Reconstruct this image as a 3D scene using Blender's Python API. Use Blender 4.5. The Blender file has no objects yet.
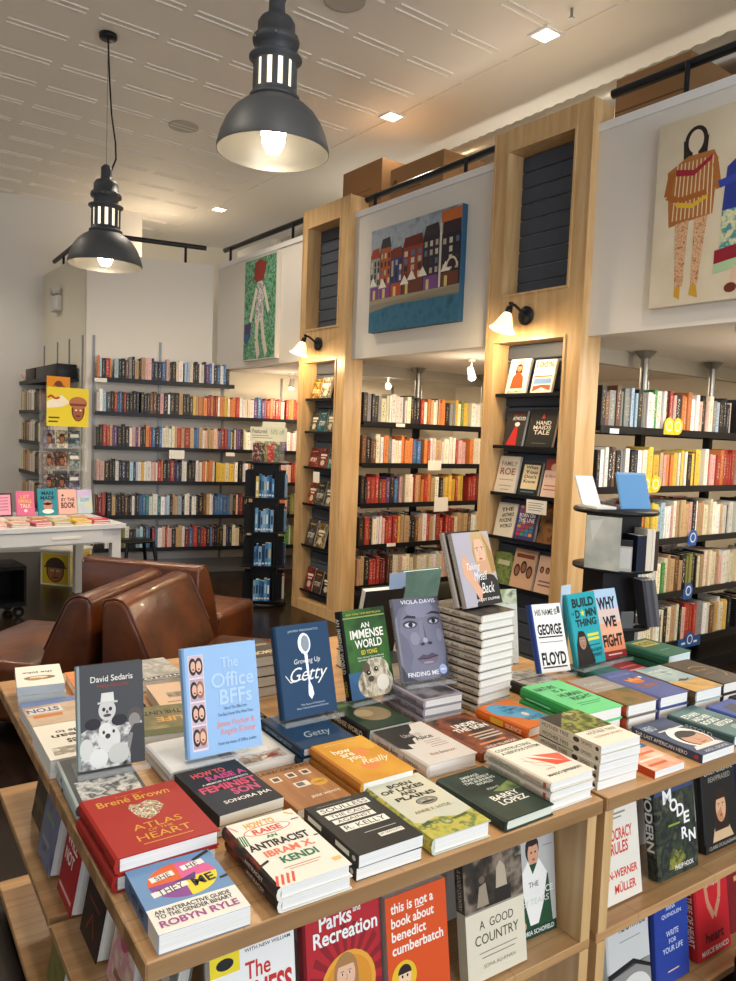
import bpy, bmesh, math, random
from mathutils import Matrix, Vector

SC = bpy.context.scene
COL = SC.collection
RND = random.Random(7)
R = math.radians

# ------------------------------------------------------------------ materials
def lin(h):
    h = h.lstrip('#')
    out = []
    for i in (0, 2, 4):
        c = int(h[i:i + 2], 16) / 255
        out.append(c / 12.92 if c <= .04045 else ((c + .055) / 1.055) ** 2.4)
    return (*out, 1.0)

_M = {}
def new_mat(name):
    m = bpy.data.materials.new(name)
    m.use_nodes = True
    nt = m.node_tree
    return m, nt, nt.nodes['Principled BSDF']

def mat(h, rough=.5, metal=0.0, name=None, spec=.28, coat=0.0):
    k = (h, rough, metal, spec, coat)
    if k in _M:
        return _M[k]
    m, nt, b = new_mat(name or 'plain_' + h)
    b.inputs['Base Color'].default_value = lin(h)
    b.inputs['Roughness'].default_value = rough
    b.inputs['Metallic'].default_value = metal
    b.inputs['Specular IOR Level'].default_value = spec
    if coat:
        b.inputs['Coat Weight'].default_value = coat
    _M[k] = m
    return m

def N(nt, t, **kw):
    n = nt.nodes.new(t)
    for k, v in kw.items():
        setattr(n, k, v)
    return n

def ramp(nt, cols, pos=None, interp='LINEAR'):
    r = N(nt, 'ShaderNodeValToRGB')
    e = r.color_ramp.elements
    r.color_ramp.interpolation = interp
    while len(e) > 1:
        e.remove(e[-1])
    n = len(cols)
    for i, c in enumerate(cols):
        p = pos[i] if pos else i / max(1, n - 1)
        if i == 0:
            e[0].position = p
            e[0].color = lin(c)
        else:
            q = e.new(p)
            q.color = lin(c)
    return r

def art(cols, scale=12, seed=0, detail=3, rough=.42, stretch=(1, 1, 1), interp='LINEAR', lo=.3, hi=.7):
    """printed picture: blotches of a few inks in object space"""
    k = ('art', tuple(cols), scale, seed, detail, stretch, interp, lo, hi)
    if k in _M:
        return _M[k]
    m, nt, b = new_mat('printed_picture')
    tc = N(nt, 'ShaderNodeTexCoord')
    mp = N(nt, 'ShaderNodeMapping')
    mp.inputs['Location'].default_value = (seed * 3.1, seed * 1.7, seed * .9)
    mp.inputs['Scale'].default_value = stretch
    nz = N(nt, 'ShaderNodeTexNoise')
    nz.inputs['Scale'].default_value = scale
    nz.inputs['Detail'].default_value = detail
    n = len(cols)
    rp = ramp(nt, cols, [lo + (hi - lo) * i / max(1, n - 1) for i in range(n)], interp)
    L = nt.links.new
    L(tc.outputs['Object'], mp.inputs[0]); L(mp.outputs[0], nz.inputs['Vector'])
    L(nz.outputs[0], rp.inputs[0]); L(rp.outputs[0], b.inputs['Base Color'])
    b.inputs['Roughness'].default_value = rough + .08
    b.inputs['Specular IOR Level'].default_value = .28
    _M[k] = m
    return m

def wood(cols, name, scale=(1.2, 14, 14), rough=.38, bump=.05, plank=None):
    m, nt, b = new_mat(name)
    L = nt.links.new
    tc = N(nt, 'ShaderNodeTexCoord')
    mp = N(nt, 'ShaderNodeMapping'); mp.inputs['Scale'].default_value = scale
    nz = N(nt, 'ShaderNodeTexNoise'); nz.inputs['Scale'].default_value = 2.2; nz.inputs['Detail'].default_value = 5
    nz.inputs['Distortion'].default_value = .6
    rp = ramp(nt, cols, [.28, .5, .74][:len(cols)])
    L(tc.outputs['Object'], mp.inputs[0]); L(mp.outputs[0], nz.inputs['Vector']); L(nz.outputs[0], rp.inputs[0])
    src = rp.outputs[0]
    if plank:
        br = N(nt, 'ShaderNodeTexBrick')
        br.inputs['Scale'].default_value = 1
        br.inputs['Brick Width'].default_value = plank[0]; br.inputs['Row Height'].default_value = plank[1]
        br.inputs['Mortar Size'].default_value = plank[2]
        br.inputs['Color1'].default_value = (1, 1, 1, 1); br.inputs['Color2'].default_value = (plank[3],) * 3 + (1,)
        br.inputs['Mortar'].default_value = (plank[4],) * 3 + (1,)
        mp2 = N(nt, 'ShaderNodeMapping'); mp2.inputs['Rotation'].default_value = plank[5]
        L(tc.outputs['Object'], mp2.inputs[0]); L(mp2.outputs[0], br.inputs['Vector'])
        mx = N(nt, 'ShaderNodeMixRGB', blend_type='MULTIPLY'); mx.inputs[0].default_value = 1
        L(src, mx.inputs[1]); L(br.outputs[0], mx.inputs[2]); src = mx.outputs[0]
    L(src, b.inputs['Base Color'])
    b.inputs['Roughness'].default_value = rough
    if bump:
        bp = N(nt, 'ShaderNodeBump'); bp.inputs['Strength'].default_value = bump
        L(nz.outputs[0], bp.inputs['Height']); L(bp.outputs[0], b.inputs['Normal'])
    return m

def plaster(h, name, rough=.75, var=.03):
    m, nt, b = new_mat(name)
    L = nt.links.new
    tc = N(nt, 'ShaderNodeTexCoord')
    nz = N(nt, 'ShaderNodeTexNoise'); nz.inputs['Scale'].default_value = 60; nz.inputs['Detail'].default_value = 2
    L(tc.outputs['Object'], nz.inputs['Vector'])
    bp = N(nt, 'ShaderNodeBump'); bp.inputs['Strength'].default_value = var
    L(nz.outputs[0], bp.inputs['Height']); L(bp.outputs[0], b.inputs['Normal'])
    b.inputs['Base Color'].default_value = lin(h)
    b.inputs['Roughness'].default_value = rough
    return m

def emit(h, s, name='lamp_glow'):
    k = ('e', h, s)
    if k in _M:
        return _M[k]
    m, nt, b = new_mat(name)
    b.inputs['Base Color'].default_value = lin(h)
    b.inputs['Emission Color'].default_value = lin(h)
    b.inputs['Emission Strength'].default_value = s
    _M[k] = m
    return m

def paper_mat():
    m, nt, b = new_mat('page_edges')
    L = nt.links.new
    tc = N(nt, 'ShaderNodeTexCoord')
    mp = N(nt, 'ShaderNodeMapping'); mp.inputs['Scale'].default_value = (3, 3, 900)
    nz = N(nt, 'ShaderNodeTexNoise'); nz.inputs['Scale'].default_value = 1; nz.inputs['Detail'].default_value = 1
    rp = ramp(nt, ['dcd9d2', 'f0ede6', 'f7f4ee'], [.3, .5, .7])
    L(tc.outputs['Object'], mp.inputs[0]); L(mp.outputs[0], nz.inputs['Vector']); L(nz.outputs[0], rp.inputs[0])
    L(rp.outputs[0], b.inputs['Base Color'])
    b.inputs['Roughness'].default_value = .85
    return m

def spine_mat():
    """shelf-book cloth: colour and ink ride on each book, lettering marks run along the spine"""
    m, nt, b = new_mat('book_spine')
    L = nt.links.new
    a = N(nt, 'ShaderNodeAttribute', attribute_name='Col')
    k = N(nt, 'ShaderNodeAttribute', attribute_name='Ink')
    uv = N(nt, 'ShaderNodeUVMap'); uv.uv_map = 'UVMap'
    sp = N(nt, 'ShaderNodeSeparateXYZ'); L(uv.outputs[0], sp.inputs[0])
    fr = N(nt, 'ShaderNodeMath', operation='FRACT'); L(sp.outputs[0], fr.inputs[0])
    def rng(src, lo, hi):
        g = N(nt, 'ShaderNodeMath', operation='GREATER_THAN'); g.inputs[1].default_value = lo; L(src, g.inputs[0])
        l = N(nt, 'ShaderNodeMath', operation='LESS_THAN'); l.inputs[1].default_value = hi; L(src, l.inputs[0])
        x = N(nt, 'ShaderNodeMath', operation='MULTIPLY'); L(g.outputs[0], x.inputs[0]); L(l.outputs[0], x.inputs[1])
        return x.outputs[0]
    mp = N(nt, 'ShaderNodeMapping'); mp.inputs['Scale'].default_value = (4.3, 23, 1); L(uv.outputs[0], mp.inputs[0])
    nz = N(nt, 'ShaderNodeTexNoise'); nz.inputs['Scale'].default_value = 1; nz.inputs['Detail'].default_value = 1
    L(mp.outputs[0], nz.inputs['Vector'])
    th = N(nt, 'ShaderNodeMath', operation='GREATER_THAN'); th.inputs[1].default_value = .56; L(nz.outputs[0], th.inputs[0])
    u = rng(fr.outputs[0], .3, .72); v = rng(sp.outputs[1], .2, .88)
    x = N(nt, 'ShaderNodeMath', operation='MULTIPLY'); L(u, x.inputs[0]); L(v, x.inputs[1])
    y0 = N(nt, 'ShaderNodeMath', operation='MULTIPLY'); L(x.outputs[0], y0.inputs[0]); L(th.outputs[0], y0.inputs[1])
    y = N(nt, 'ShaderNodeMath', operation='MULTIPLY'); y.inputs[1].default_value = .72; L(y0.outputs[0], y.inputs[0])
    mx = N(nt, 'ShaderNodeMixRGB'); L(y.outputs[0], mx.inputs[0]); L(a.outputs[0], mx.inputs[1]); L(k.outputs[0], mx.inputs[2])
    L(mx.outputs[0], b.inputs['Base Color'])
    b.inputs['Roughness'].default_value = .5
    return m

PAGE = paper_mat()
SPINE = spine_mat()
MAPLE = wood(['c39a66', 'd2ac78', 'ddbd8e'], 'maple_veneer', (9, 9, .9), .36, .02)
MAPLE_H = wood(['ad8052', 'c09464', 'cfa778'], 'maple_butcher_block', (.9, 12, 12), .3, .02,
               plank=(.34, .06, .0012, .9, .62, (0, 0, 0)))
FLOORM = wood(['150e0a', '231710', '2e1f17'], 'dark_stained_floor', (8, 1.2, 4), .27, .02,
              plank=(1.4, .12, .003, .75, .3, (0, 0, R(90))))
FLOORM.node_tree.nodes['Principled BSDF'].inputs['Specular IOR Level'].default_value = .28
WALLM = plaster('e6e0d6', 'painted_plaster')
WALLC = plaster('ebe3cf', 'cream_plaster')
CEILM = plaster('ece6db', 'pressed_tile_ceiling', .6)
BLACK = mat('17181b', .35, name='black_metal')
BLACKW = mat('141519', .4, name='black_laminate')
SLAT = mat('4b525e', .5, name='slate_slatwall')
STEEL = mat('9a9a96', .3, .9, name='brushed_steel')
GREYM = mat('8b8c8c', .4, .3, name='grey_standard')
WHITEP = mat('eeedea', .4, name='white_paint')
CARD = plaster('8f6c46', 'corrugated_card', .8, .1)
LEATHER = None

def leather():
    m, nt, b = new_mat('brown_leather')
    L = nt.links.new
    tc = N(nt, 'ShaderNodeTexCoord')
    nz = N(nt, 'ShaderNodeTexNoise'); nz.inputs['Scale'].default_value = 4; nz.inputs['Detail'].default_value = 4
    rp = ramp(nt, ['35170a', '4f250f', '6b3614'], [.3, .5, .72])
    L(tc.outputs['Object'], nz.inputs['Vector']); L(nz.outputs[0], rp.inputs[0]); L(rp.outputs[0], b.inputs['Base Color'])
    v = N(nt, 'ShaderNodeTexVoronoi'); v.inputs['Scale'].default_value = 160; L(tc.outputs['Object'], v.inputs['Vector'])
    n2 = N(nt, 'ShaderNodeTexNoise'); n2.inputs['Scale'].default_value = 7; L(tc.outputs['Object'], n2.inputs['Vector'])
    ad = N(nt, 'ShaderNodeMath', operation='MULTIPLY_ADD'); ad.inputs[1].default_value = .08
    L(v.outputs[0], ad.inputs[0]); L(n2.outputs[0], ad.inputs[2])
    bp = N(nt, 'ShaderNodeBump'); bp.inputs['Strength'].default_value = .22; bp.inputs['Distance'].default_value = .03
    L(ad.outputs[0], bp.inputs['Height']); L(bp.outputs[0], b.inputs['Normal'])
    b.inputs['Roughness'].default_value = .3
    b.inputs['Coat Weight'].default_value = .15
    return m
LEATHER = leather()

def clear(h='eef3f4', rough=.04):
    m, nt, b = new_mat('clear_acrylic')
    b.inputs['Base Color'].default_value = lin(h)
    b.inputs['Alpha'].default_value = .1
    b.inputs['Roughness'].default_value = rough
    return m
ACRYLIC = clear()

# ------------------------------------------------------------------ mesh builder
I4 = Matrix.Identity(4)
class MB:
    def __init__(s):
        s.v = []; s.f = []; s.m = []; s.mats = []; s.smooth = []; s.uv = {}; s.col = {}
    def mi(s, m):
        if m not in s.mats:
            s.mats.append(m)
        return s.mats.index(m)
    def face(s, pts, m, sm=False, uv=None, col=None):
        i = len(s.v)
        s.v += [tuple(p) for p in pts]
        s.f.append(tuple(range(i, i + len(pts)))); s.m.append(s.mi(m)); s.smooth.append(sm)
        if uv: s.uv[len(s.f) - 1] = uv
        if col: s.col[len(s.f) - 1] = col
    def mesh(s, vs, fs, m, T=I4, sm=False):
        i = len(s.v); k = s.mi(m)
        s.v += [tuple(T @ Vector(p)) for p in vs]
        for f in fs:
            s.f.append(tuple(i + j for j in f)); s.m.append(k); s.smooth.append(sm)
    def box(s, lo, hi, m, T=I4):
        x0, y0, z0 = lo; x1, y1, z1 = hi
        vs = [(x0, y0, z0), (x1, y0, z0), (x1, y1, z0), (x0, y1, z0), (x0, y0, z1), (x1, y0, z1), (x1, y1, z1), (x0, y1, z1)]
        s.mesh(vs, [(3, 2, 1, 0), (4, 5, 6, 7), (0, 1, 5, 4), (1, 2, 6, 5), (2, 3, 7, 6), (3, 0, 4, 7)], m, T)
    def rbox(s, lo, hi, m, r=.01, seg=2, T=I4, sm=True):
        bm = bmesh.new()
        bmesh.ops.create_cube(bm, size=1)
        for v in bm.verts:
            v.co = Vector([lo[i] + (v.co[i] + .5) * (hi[i] - lo[i]) for i in range(3)])
        bmesh.ops.bevel(bm, geom=bm.edges[:], offset=r, segments=seg, profile=.5, affect='EDGES')
        s.bm(bm, m, T, sm)
    def bm(s, bm, m, T=I4, sm=True):
        bm.verts.ensure_lookup_table(); bm.verts.index_update()
        s.mesh([v.co[:] for v in bm.verts], [[v.index for v in f.verts] for f in bm.faces], m, T, sm)
        bm.free()
    def prism(s, poly, a, b, m, T=I4, sm=False):
        """poly in local xz, extruded along y from a to b"""
        n = len(poly)
        vs = [(p[0], a, p[1]) for p in poly] + [(p[0], b, p[1]) for p in poly]
        fs = [tuple(range(n)), tuple(range(2 * n - 1, n - 1, -1))]
        fs += [(i, i + n, (i + 1) % n + n, (i + 1) % n) for i in range(n)]
        s.mesh(vs, fs, m, T, sm)
    def lathe(s, prof, m, T=I4, seg=40, sm=True):
        vs = []; fs = []
        n = len(prof)
        for k in range(seg):
            a = 2 * math.pi * k / seg
            vs += [(r * math.cos(a), r * math.sin(a), z) for r, z in prof]
        for k in range(seg):
            q = (k + 1) % seg
            for i in range(n - 1):
                fs.append((k * n + i, q * n + i, q * n + i + 1, k * n + i + 1))
        s.mesh(vs, fs, m, T, sm)
    def cyl(s, a, b, r, m, seg=14, r2=None, T=I4, sm=True):
        a = Vector(a); b = Vector(b); d = b - a
        q = Matrix.Translation(a) @ d.to_track_quat('Z', 'Y').to_matrix().to_4x4()
        h = d.length; r2 = r if r2 is None else r2
        s.lathe([(0, 0), (r, 0), (r, 0), (r2, h), (r2, h), (0, h)], m, T @ q, seg, False)
    def tube(s, pts, r, m, seg=8):
        for p, q in zip(pts, pts[1:]):
            s.cyl(p, q, r, m, seg)
    def build(s, name, parent=None, loc=None, rot=None, M=None):
        me = bpy.data.meshes.new(name)
        me.from_pydata(s.v, [], s.f)
        for m in s.mats:
            me.materials.append(m)
        me.polygons.foreach_set('material_index', s.m)
        me.polygons.foreach_set('use_smooth', s.smooth)
        if s.uv:
            u = me.uv_layers.new(name='UVMap')
            for fi, c in s.uv.items():
                for li, t in zip(me.polygons[fi].loop_indices, c):
                    u.data[li].uv = t
        if s.col:
            A = me.attributes.new('Col', 'FLOAT_COLOR', 'CORNER')
            B = me.attributes.new('Ink', 'FLOAT_COLOR', 'CORNER')
            for fi, (c, k) in s.col.items():
                for li in me.polygons[fi].loop_indices:
                    A.data[li].color = c; B.data[li].color = k
        me.update()
        o = bpy.data.objects.new(name, me)
        COL.objects.link(o)
        if parent: o.parent = parent
        if loc: o.location = loc
        if rot is not None: o.rotation_euler = (0, 0, rot)
        if M is not None: o.matrix_local = M
        return o

def tag(o, label, cat, group=None, kind=None):
    if label: o['label'] = label
    if cat: o['category'] = cat
    if group: o['group'] = group
    if kind: o['kind'] = kind
    return o

def thing(name, label, cat, loc=(0, 0, 0), yaw=0, group=None, M=None):
    o = bpy.data.objects.new(name, None)
    COL.objects.link(o)
    o.empty_display_size = .05
    if M is not None: o.matrix_world = M
    else:
        o.location = loc; o.rotation_euler = (0, 0, yaw)
    return tag(o, label, cat, group)

def struct(mb, name):
    o = mb.build(name)
    o['kind'] = 'structure'
    return o

def copy_tree(root):
    r = root.copy(); COL.objects.link(r)
    for ch in root.children:
        c = ch.copy(); COL.objects.link(c); c.parent = r
        for g in ch.children:
            d = g.copy(); COL.objects.link(d); d.parent = c
    return r

ORD = ['topmost', 'second', 'third', 'fourth', 'fifth', 'sixth', 'seventh', 'eighth', 'ninth', 'tenth', 'eleventh', 'twelfth', 'thirteenth', 'fourteenth', 'fifteenth', 'sixteenth', 'seventeenth', 'eighteenth', 'nineteenth', 'twentieth']
ORF = ['first'] + ORD[1:]

# ------------------------------------------------------------------ printing on covers
_T = {}
def glyphs(txt, bold=0, shear=0, sp=1.0):
    k = (txt, bold, shear, sp)
    if k in _T: return _T[k]
    cu = bpy.data.curves.new('lettering', 'FONT')
    cu.body = txt; cu.size = 1; cu.resolution_u = 3; cu.offset = bold; cu.shear = shear; cu.space_character = sp
    ob = bpy.data.objects.new('lettering', cu); COL.objects.link(ob)
    dg = bpy.context.evaluated_depsgraph_get()
    me = bpy.data.meshes.new_from_object(ob.evaluated_get(dg))
    vs = [(v.co.x, v.co.y) for v in me.vertices]
    fs = [tuple(p.vertices) for p in me.polygons]
    bpy.data.objects.remove(ob); bpy.data.curves.remove(cu); bpy.data.meshes.remove(me)
    if vs:
        x0 = min(v[0] for v in vs); x1 = max(v[0] for v in vs); y0 = min(v[1] for v in vs); y1 = max(v[1] for v in vs)
        vs = [((x - x0) / max(1e-6, x1 - x0), (y - y0) / max(1e-6, y1 - y0)) for x, y in vs]
    _T[k] = (vs, fs)
    return _T[k]

def pick(c, rough=.5):
    return c if not isinstance(c, str) else mat(c, rough)

class Print:
    """draws flat inked shapes on a face; f(u, v, layer) gives the 3D point for fractions of the face"""
    def __init__(s, f): s.f = f; s.pic = MB(); s.let = MB(); s.k = 1
    def poly(s, pts, c, mb=None):
        mb = mb or s.pic
        mb.face([s.f(min(1, max(0, u)), min(1, max(0, v)), s.k) for u, v in pts], pick(c)); s.k += .4
    def draw(s, ops):
        for op in ops:
            o = op[0]
            if o == 'r':
                _, a, b, c, d, col = op; s.poly([(a, b), (c, b), (c, d), (a, d)], col)
            elif o == 'p': s.poly(op[1], op[2])
            elif o == 'e':
                _, cx, cy, rx, ry, col = op
                s.poly([(cx + rx * math.cos(i * math.pi / 12), cy + ry * math.sin(i * math.pi / 12)) for i in range(24)], col)
            elif o == 's':
                _, cx, cy, rx, ry, a0, a1, col = op
                s.poly([(cx, cy)] + [(cx + rx * math.cos(R(a0 + (a1 - a0) * i / 10)), cy + ry * math.sin(R(a0 + (a1 - a0) * i / 10))) for i in range(11)], col)
            elif o == 'c':
                _, cx, cy, rx, ry, a0, a1, col = op
                s.poly([(cx + rx * math.cos(R(a0 + (a1 - a0) * i / 14)), cy + ry * math.sin(R(a0 + (a1 - a0) * i / 14))) for i in range(15)], col)
            elif o == 'l':
                _, pts, w, col = op
                for (a, b), (c, d) in zip(pts, pts[1:]):
                    n = math.hypot(c - a, d - b) or 1; nx, ny = -(d - b) / n * w / 2, (c - a) / n * w / 2
                    s.poly([(a - nx, b - ny), (c - nx, d - ny), (c + nx, d + ny), (a + nx, b + ny)], col)
            elif o == 't':
                _, txt, a, b, c, d, col = op[:7]
                bold = op[7] if len(op) > 7 else .012; sh = op[8] if len(op) > 8 else 0
                rot = op[9] if len(op) > 9 else 0
                vs, fs = glyphs(txt, bold * .72, sh)
                ci, si = math.cos(R(rot)), math.sin(R(rot))
                mx, my = (a + c) / 2, (b + d) / 2
                P = []
                for x, y in vs:
                    u, v = a + x * (c - a) - mx, b + y * (d - b) - my
                    P.append(s.f(mx + u * ci - v * si, my + u * si + v * ci, s.k + 4))
                s.let.mesh(P, fs, pick(col)); s.k += .1
    def build(s, parent, pic='cover_picture', let='lettering'):
        if s.pic.f: s.pic.build(pic, parent)
        if s.let.f: s.let.build(let, parent)

def face(cx, cy, rx, ry, skin='d8a688', hair='5a3a26', long=1.0, lips='a8483c', shade=None):
    o = [('e', cx, cy + ry * .15, rx * 1.3, ry * 1.2, hair)]
    if long > 1: o += [('p', [(cx - rx * 1.3, cy + ry * .2), (cx - rx * 1.45, cy - ry * long), (cx + rx * 1.45, cy - ry * long), (cx + rx * 1.3, cy + ry * .2)], hair)]
    o += [('e', cx, cy, rx, ry, skin)]
    if shade: o += [('s', cx, cy, rx, ry, 200, 300, shade)]
    o += [('c', cx, cy + ry * .12, rx * 1.08, ry * 1.0, 28, 152, hair)]
    for sgn in (-1, 1):
        o += [('e', cx + sgn * rx * .4, cy + ry * .1, rx * .17, ry * .07, 'f0ece6'), ('e', cx + sgn * rx * .4, cy + ry * .1, rx * .09, ry * .07, '2a201c'),
              ('l', [(cx + sgn * rx * .2, cy + ry * .26), (cx + sgn * rx * .6, cy + ry * .27)], ry * .06, hair)]
    o += [('l', [(cx + rx * .05, cy + ry * .1), (cx + rx * .12, cy - ry * .22), (cx - rx * .1, cy - ry * .24)], ry * .045, shade or 'a87a60'),
          ('e', cx, cy - ry * .52, rx * .32, ry * .09, lips)]
    return o

# ------------------------------------------------------------------ books
def book(name, w, h, t, base, x, y, z, yaw=0, lean=None, ops=(), spine=(), spinecol=None, hard=True, label='', group=None, cat='book', pages=None):
    if lean is None:
        M = Matrix.Translation((x, y, z)) @ Matrix.Rotation(R(yaw), 4, 'Z')
    else:
        M = Matrix.Translation((x, y, z)) @ Matrix.Rotation(R(yaw), 4, 'Z') @ Matrix.Rotation(R(90 - lean), 4, 'X') @ Matrix.Translation((0, h / 2, 0))
    root = thing(name, label, cat, group=group, M=M)
    bm_, sm_ = pick(base), pick(spinecol or base)
    X, Y = w / 2, h / 2
    cov = MB()
    b = .0026 if hard else .0007
    if hard:
        sp = [(-X + .006, 0), (-X + .0005, t * .12), (-X - .0022, t * .5), (-X + .0005, t * .88), (-X + .006, t)]
    else:
        sp = [(-X, 0), (-X, t)]
    top = [(X, t), (X, t - b)]; bot = [(X, b), (X, 0)]
    inn = [(-X + .006 + b, t - b), (-X + .003 + b, t * .5), (-X + .006 + b, b)] if hard else [(-X + b, t - b), (-X + b, b)]
    poly = sp + top + inn + bot
    n = len(poly); ns = len(sp)
    vs = [(p[0], -Y, p[1]) for p in poly] + [(p[0], Y, p[1]) for p in poly]
    side = [(i, i + n, (i + 1) % n + n, (i + 1) % n) for i in range(n)]
    cov.mesh(vs, [tuple(range(n)), tuple(range(2 * n - 1, n - 1, -1))] + side[ns - 1:], bm_)
    cov.mesh(vs, side[:ns - 1], sm_, sm=False)
    root_cover = cov.build('cover', root)
    pg = MB(); ov = .0035 if hard else .0004
    pg.box((-X + .0075 + b if hard else -X + b + .0004, -Y + ov, b + .0002), (X - ov, Y - ov, t - b - .0002), pages or PAGE)
    pg.build('page_block', root)
    if ops:
        p = Print(lambda u, v, k: (-X + u * w, -Y + v * h, t + .00006 * k)); p.draw(ops); p.build(root_cover)
    if spine:
        q0 = -X - (.0026 if hard else .0001)
        p = Print(lambda u, v, k: (q0 - .00005 * k, Y - u * h, v * t)); p.draw(spine); p.build(root_cover, 'spine_print', 'spine_lettering')
    return root

def stack(n, short, jit=.004, jy=1.2, name='stacked_book', group=None, **kw):
    z = kw.pop('z'); t = kw['t']; st = t + .0012
    tail = 'copy of its pair' if n == 2 else 'copy down its stack'
    r = None
    for i in range(n):
        lab = short + (', ' + ('upper ' if i == 0 else 'lower ') + 'copy of its pair' if n == 2 else (', topmost copy of its stack' if i == 0 else ', ' + ORD[i] + ' copy down its stack'))
        zz = z + (n - 1 - i) * st
        if i == 0:
            r = book(name, z=zz, label=lab, group=group or short, **kw)
            top = r
        else:
            r = copy_tree(top); r['label'] = lab
            rr = random.Random(i * 31 + int(kw['x'] * 1000))
            r.matrix_world = Matrix.Translation((kw['x'] + rr.uniform(-jit, jit), kw['y'] + rr.uniform(-jit, jit), zz)) @ Matrix.Rotation(R(kw.get('yaw', 0) + rr.uniform(-jy, jy)), 4, 'Z')
    return z + n * st

def easel(x, y, z, yaw, w, h, lean, label):
    """clear acrylic book stand: ledge with a lip, leaning back plate, rear strut"""
    t = thing('acrylic_easel', label, 'book stand', (x, y, z), R(yaw))
    m = MB(); W = w / 2 + .006
    m.box((-W, -.052, 0), (W, .045, .003), ACRYLIC); m.build('ledge', t)
    m = MB(); m.box((-W, -.055, .0005), (W, -.052, .014), ACRYLIC); m.build('lip', t)
    a = R(lean); k = h * .45
    m = MB(); m.prism([(.0, .0), (.003, 0), (.003, k), (0, k)], -W * .5, W * .5, ACRYLIC,
                      Matrix.Translation((0, .012, .0035)) @ Matrix.Rotation(-a, 4, 'X') @ Matrix.Rotation(R(90), 4, 'Z')); m.build('back_plate', t)

def display(name, w, h, t, base, x, y, z, yaw, lean, label, **kw):
    """book standing on an acrylic stand at (x, y): middle of the cover's lower edge"""
    c, s = math.cos(R(yaw)), math.sin(R(yaw))
    d = t * math.cos(R(lean))                     # put the back of the book behind the measured front edge
    bx, by = x - s * d, y + c * d
    g = kw.pop('stand', True)
    if g:
        easel(bx, by, z, yaw, w, h, lean, g if isinstance(g, str) else 'clear acrylic stand under the ' + label)
        z += .0036
    return book(name, w, h, t, base, bx, by, z, yaw, lean, label=label, **kw)

# ------------------------------------------------------------------ camera
# right / down / forward axes of the photographer's phone, solved from the room's own lines
PIT, ROL, YAW, FPX, CAMZ = .0731616, -.0384420, .9307696, 758.6, 1.6
fw = Vector((math.cos(PIT) * math.cos(YAW), math.cos(PIT) * math.sin(YAW), -math.sin(PIT)))
rt = fw.cross(Vector((0, 0, 1))).normalized(); dn = fw.cross(rt)
c_, s_ = math.cos(ROL), math.sin(ROL)
rt, dn = c_ * rt + s_ * dn, -s_ * rt + c_ * dn
cam = bpy.data.cameras.new('camera'); cam.sensor_fit = 'HORIZONTAL'; cam.sensor_width = 36
cam.lens = FPX / 736 * 36; cam.clip_start = .05; cam.clip_end = 60
co = bpy.data.objects.new('camera', cam); COL.objects.link(co)
mw = Matrix.Identity(4)
for i in range(3):
    mw[i][0], mw[i][1], mw[i][2] = rt[i], -dn[i], -fw[i]
mw[2][3] = CAMZ
co.matrix_world = mw
SC.camera = co

# ------------------------------------------------------------------ room shell
FA = -.2336
TF = Matrix.Translation((2.347, 8.118, 0)) @ Matrix.Rotation(FA, 4, 'Z')     # far wall frame: x along it, -y into the room
def tf(x, y, z): return TF @ Vector((x, y, z))
CZ = 4.28
m = MB(); m.box((-4, -3.6, -.06), (9, 13, 0), FLOORM); struct(m, 'floor')

m = MB(); m.box((-4.1, -3.7, CZ), (9, 13, CZ + .1), CEILM)
PX, PY = .472, .456
for j in range(-4, 27):
    y = 5.752 + (j - 12) * PY
    for i in range(-6, 14):
        x = 1.318 + (i - 5) * PX
        if x > 3.95: continue
        for dy in (-.031, .031):
            m.prism([(-.009, 0), (-.005, -.0075), (.005, -.0075), (.009, 0)], x - .195, x + .195, CEILM,
                    Matrix(((0, 1, 0, 0), (1, 0, 0, y + dy), (0, 0, 1, CZ + .0005), (0, 0, 0, 1))))
for j in range(-3, 26):
    y = 5.524 + (j - 12) * PY
    m.box((4.02, y - .2, CZ - .006), (4.034, y + .2, CZ + .001), CEILM)
struct(m, 'ceiling')

TB = Matrix.Translation((1.88, 10.0, 0)) @ Matrix.Rotation(FA, 4, 'Z')
m = MB(); m.box((-6.4, 0, 0), (1.62, .12, CZ), WALLM, TB); m.box((1.5, .12, 0), (1.62, 1.4, CZ), WALLC, TB); m.box((1.62, 1.3, 0), (7.5, 1.42, CZ), WALLC, TB)
struct(m, 'wall_far')
m = MB(); m.box((-4.1, -3.6, 0), (-4, 12, CZ), WALLM); struct(m, 'wall_side')
m = MB()                                                     # street front: big panes behind the photographer
for x in (-4, -1.6, 1.2, 3.5): m.box((x, -3.7, 0), (x + .25, -3.6, CZ), WALLM)
m.box((-4, -3.7, 0), (3.75, -3.6, .5), WALLM); m.box((-4, -3.7, 3.3), (3.75, -3.6, CZ), WALLM); struct(m, 'wall_street')
for i, (a, b) in enumerate(((-3.75, -1.6), (-1.35, 1.2), (1.45, 3.5))):
    m = MB(); m.box((a, -3.68, .5), (a + .06, -3.62, 3.3), BLACK); m.box((b - .06, -3.68, .5), (b, -3.62, 3.3), BLACK)
    m.box((a, -3.68, 2.3), (b, -3.62, 2.36), BLACK); struct(m, 'window_%d' % (i + 1))

m = MB()
# white box in the far corner: front face with the long shelves, and its return
m.box((0, 0, 0), (1.30, .10, 3.37), WALLM, TF); m.box((1.30, 0, 0), (4.4, .10, 2.24), WALLC, TF); struct(m, 'wall_back')
m = MB(); m.box((2.347, 8.16, 0), (2.45, 9.93, 3.37), WALLC); struct(m, 'wall_return')
m = MB(); m.face([(2.45, 8.2, 3.34), (3.66, 7.9, 3.34), (4.0, 9.5, 3.34), (2.45, 9.85, 3.34)], WALLM); struct(m, 'ceiling_box')

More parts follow.
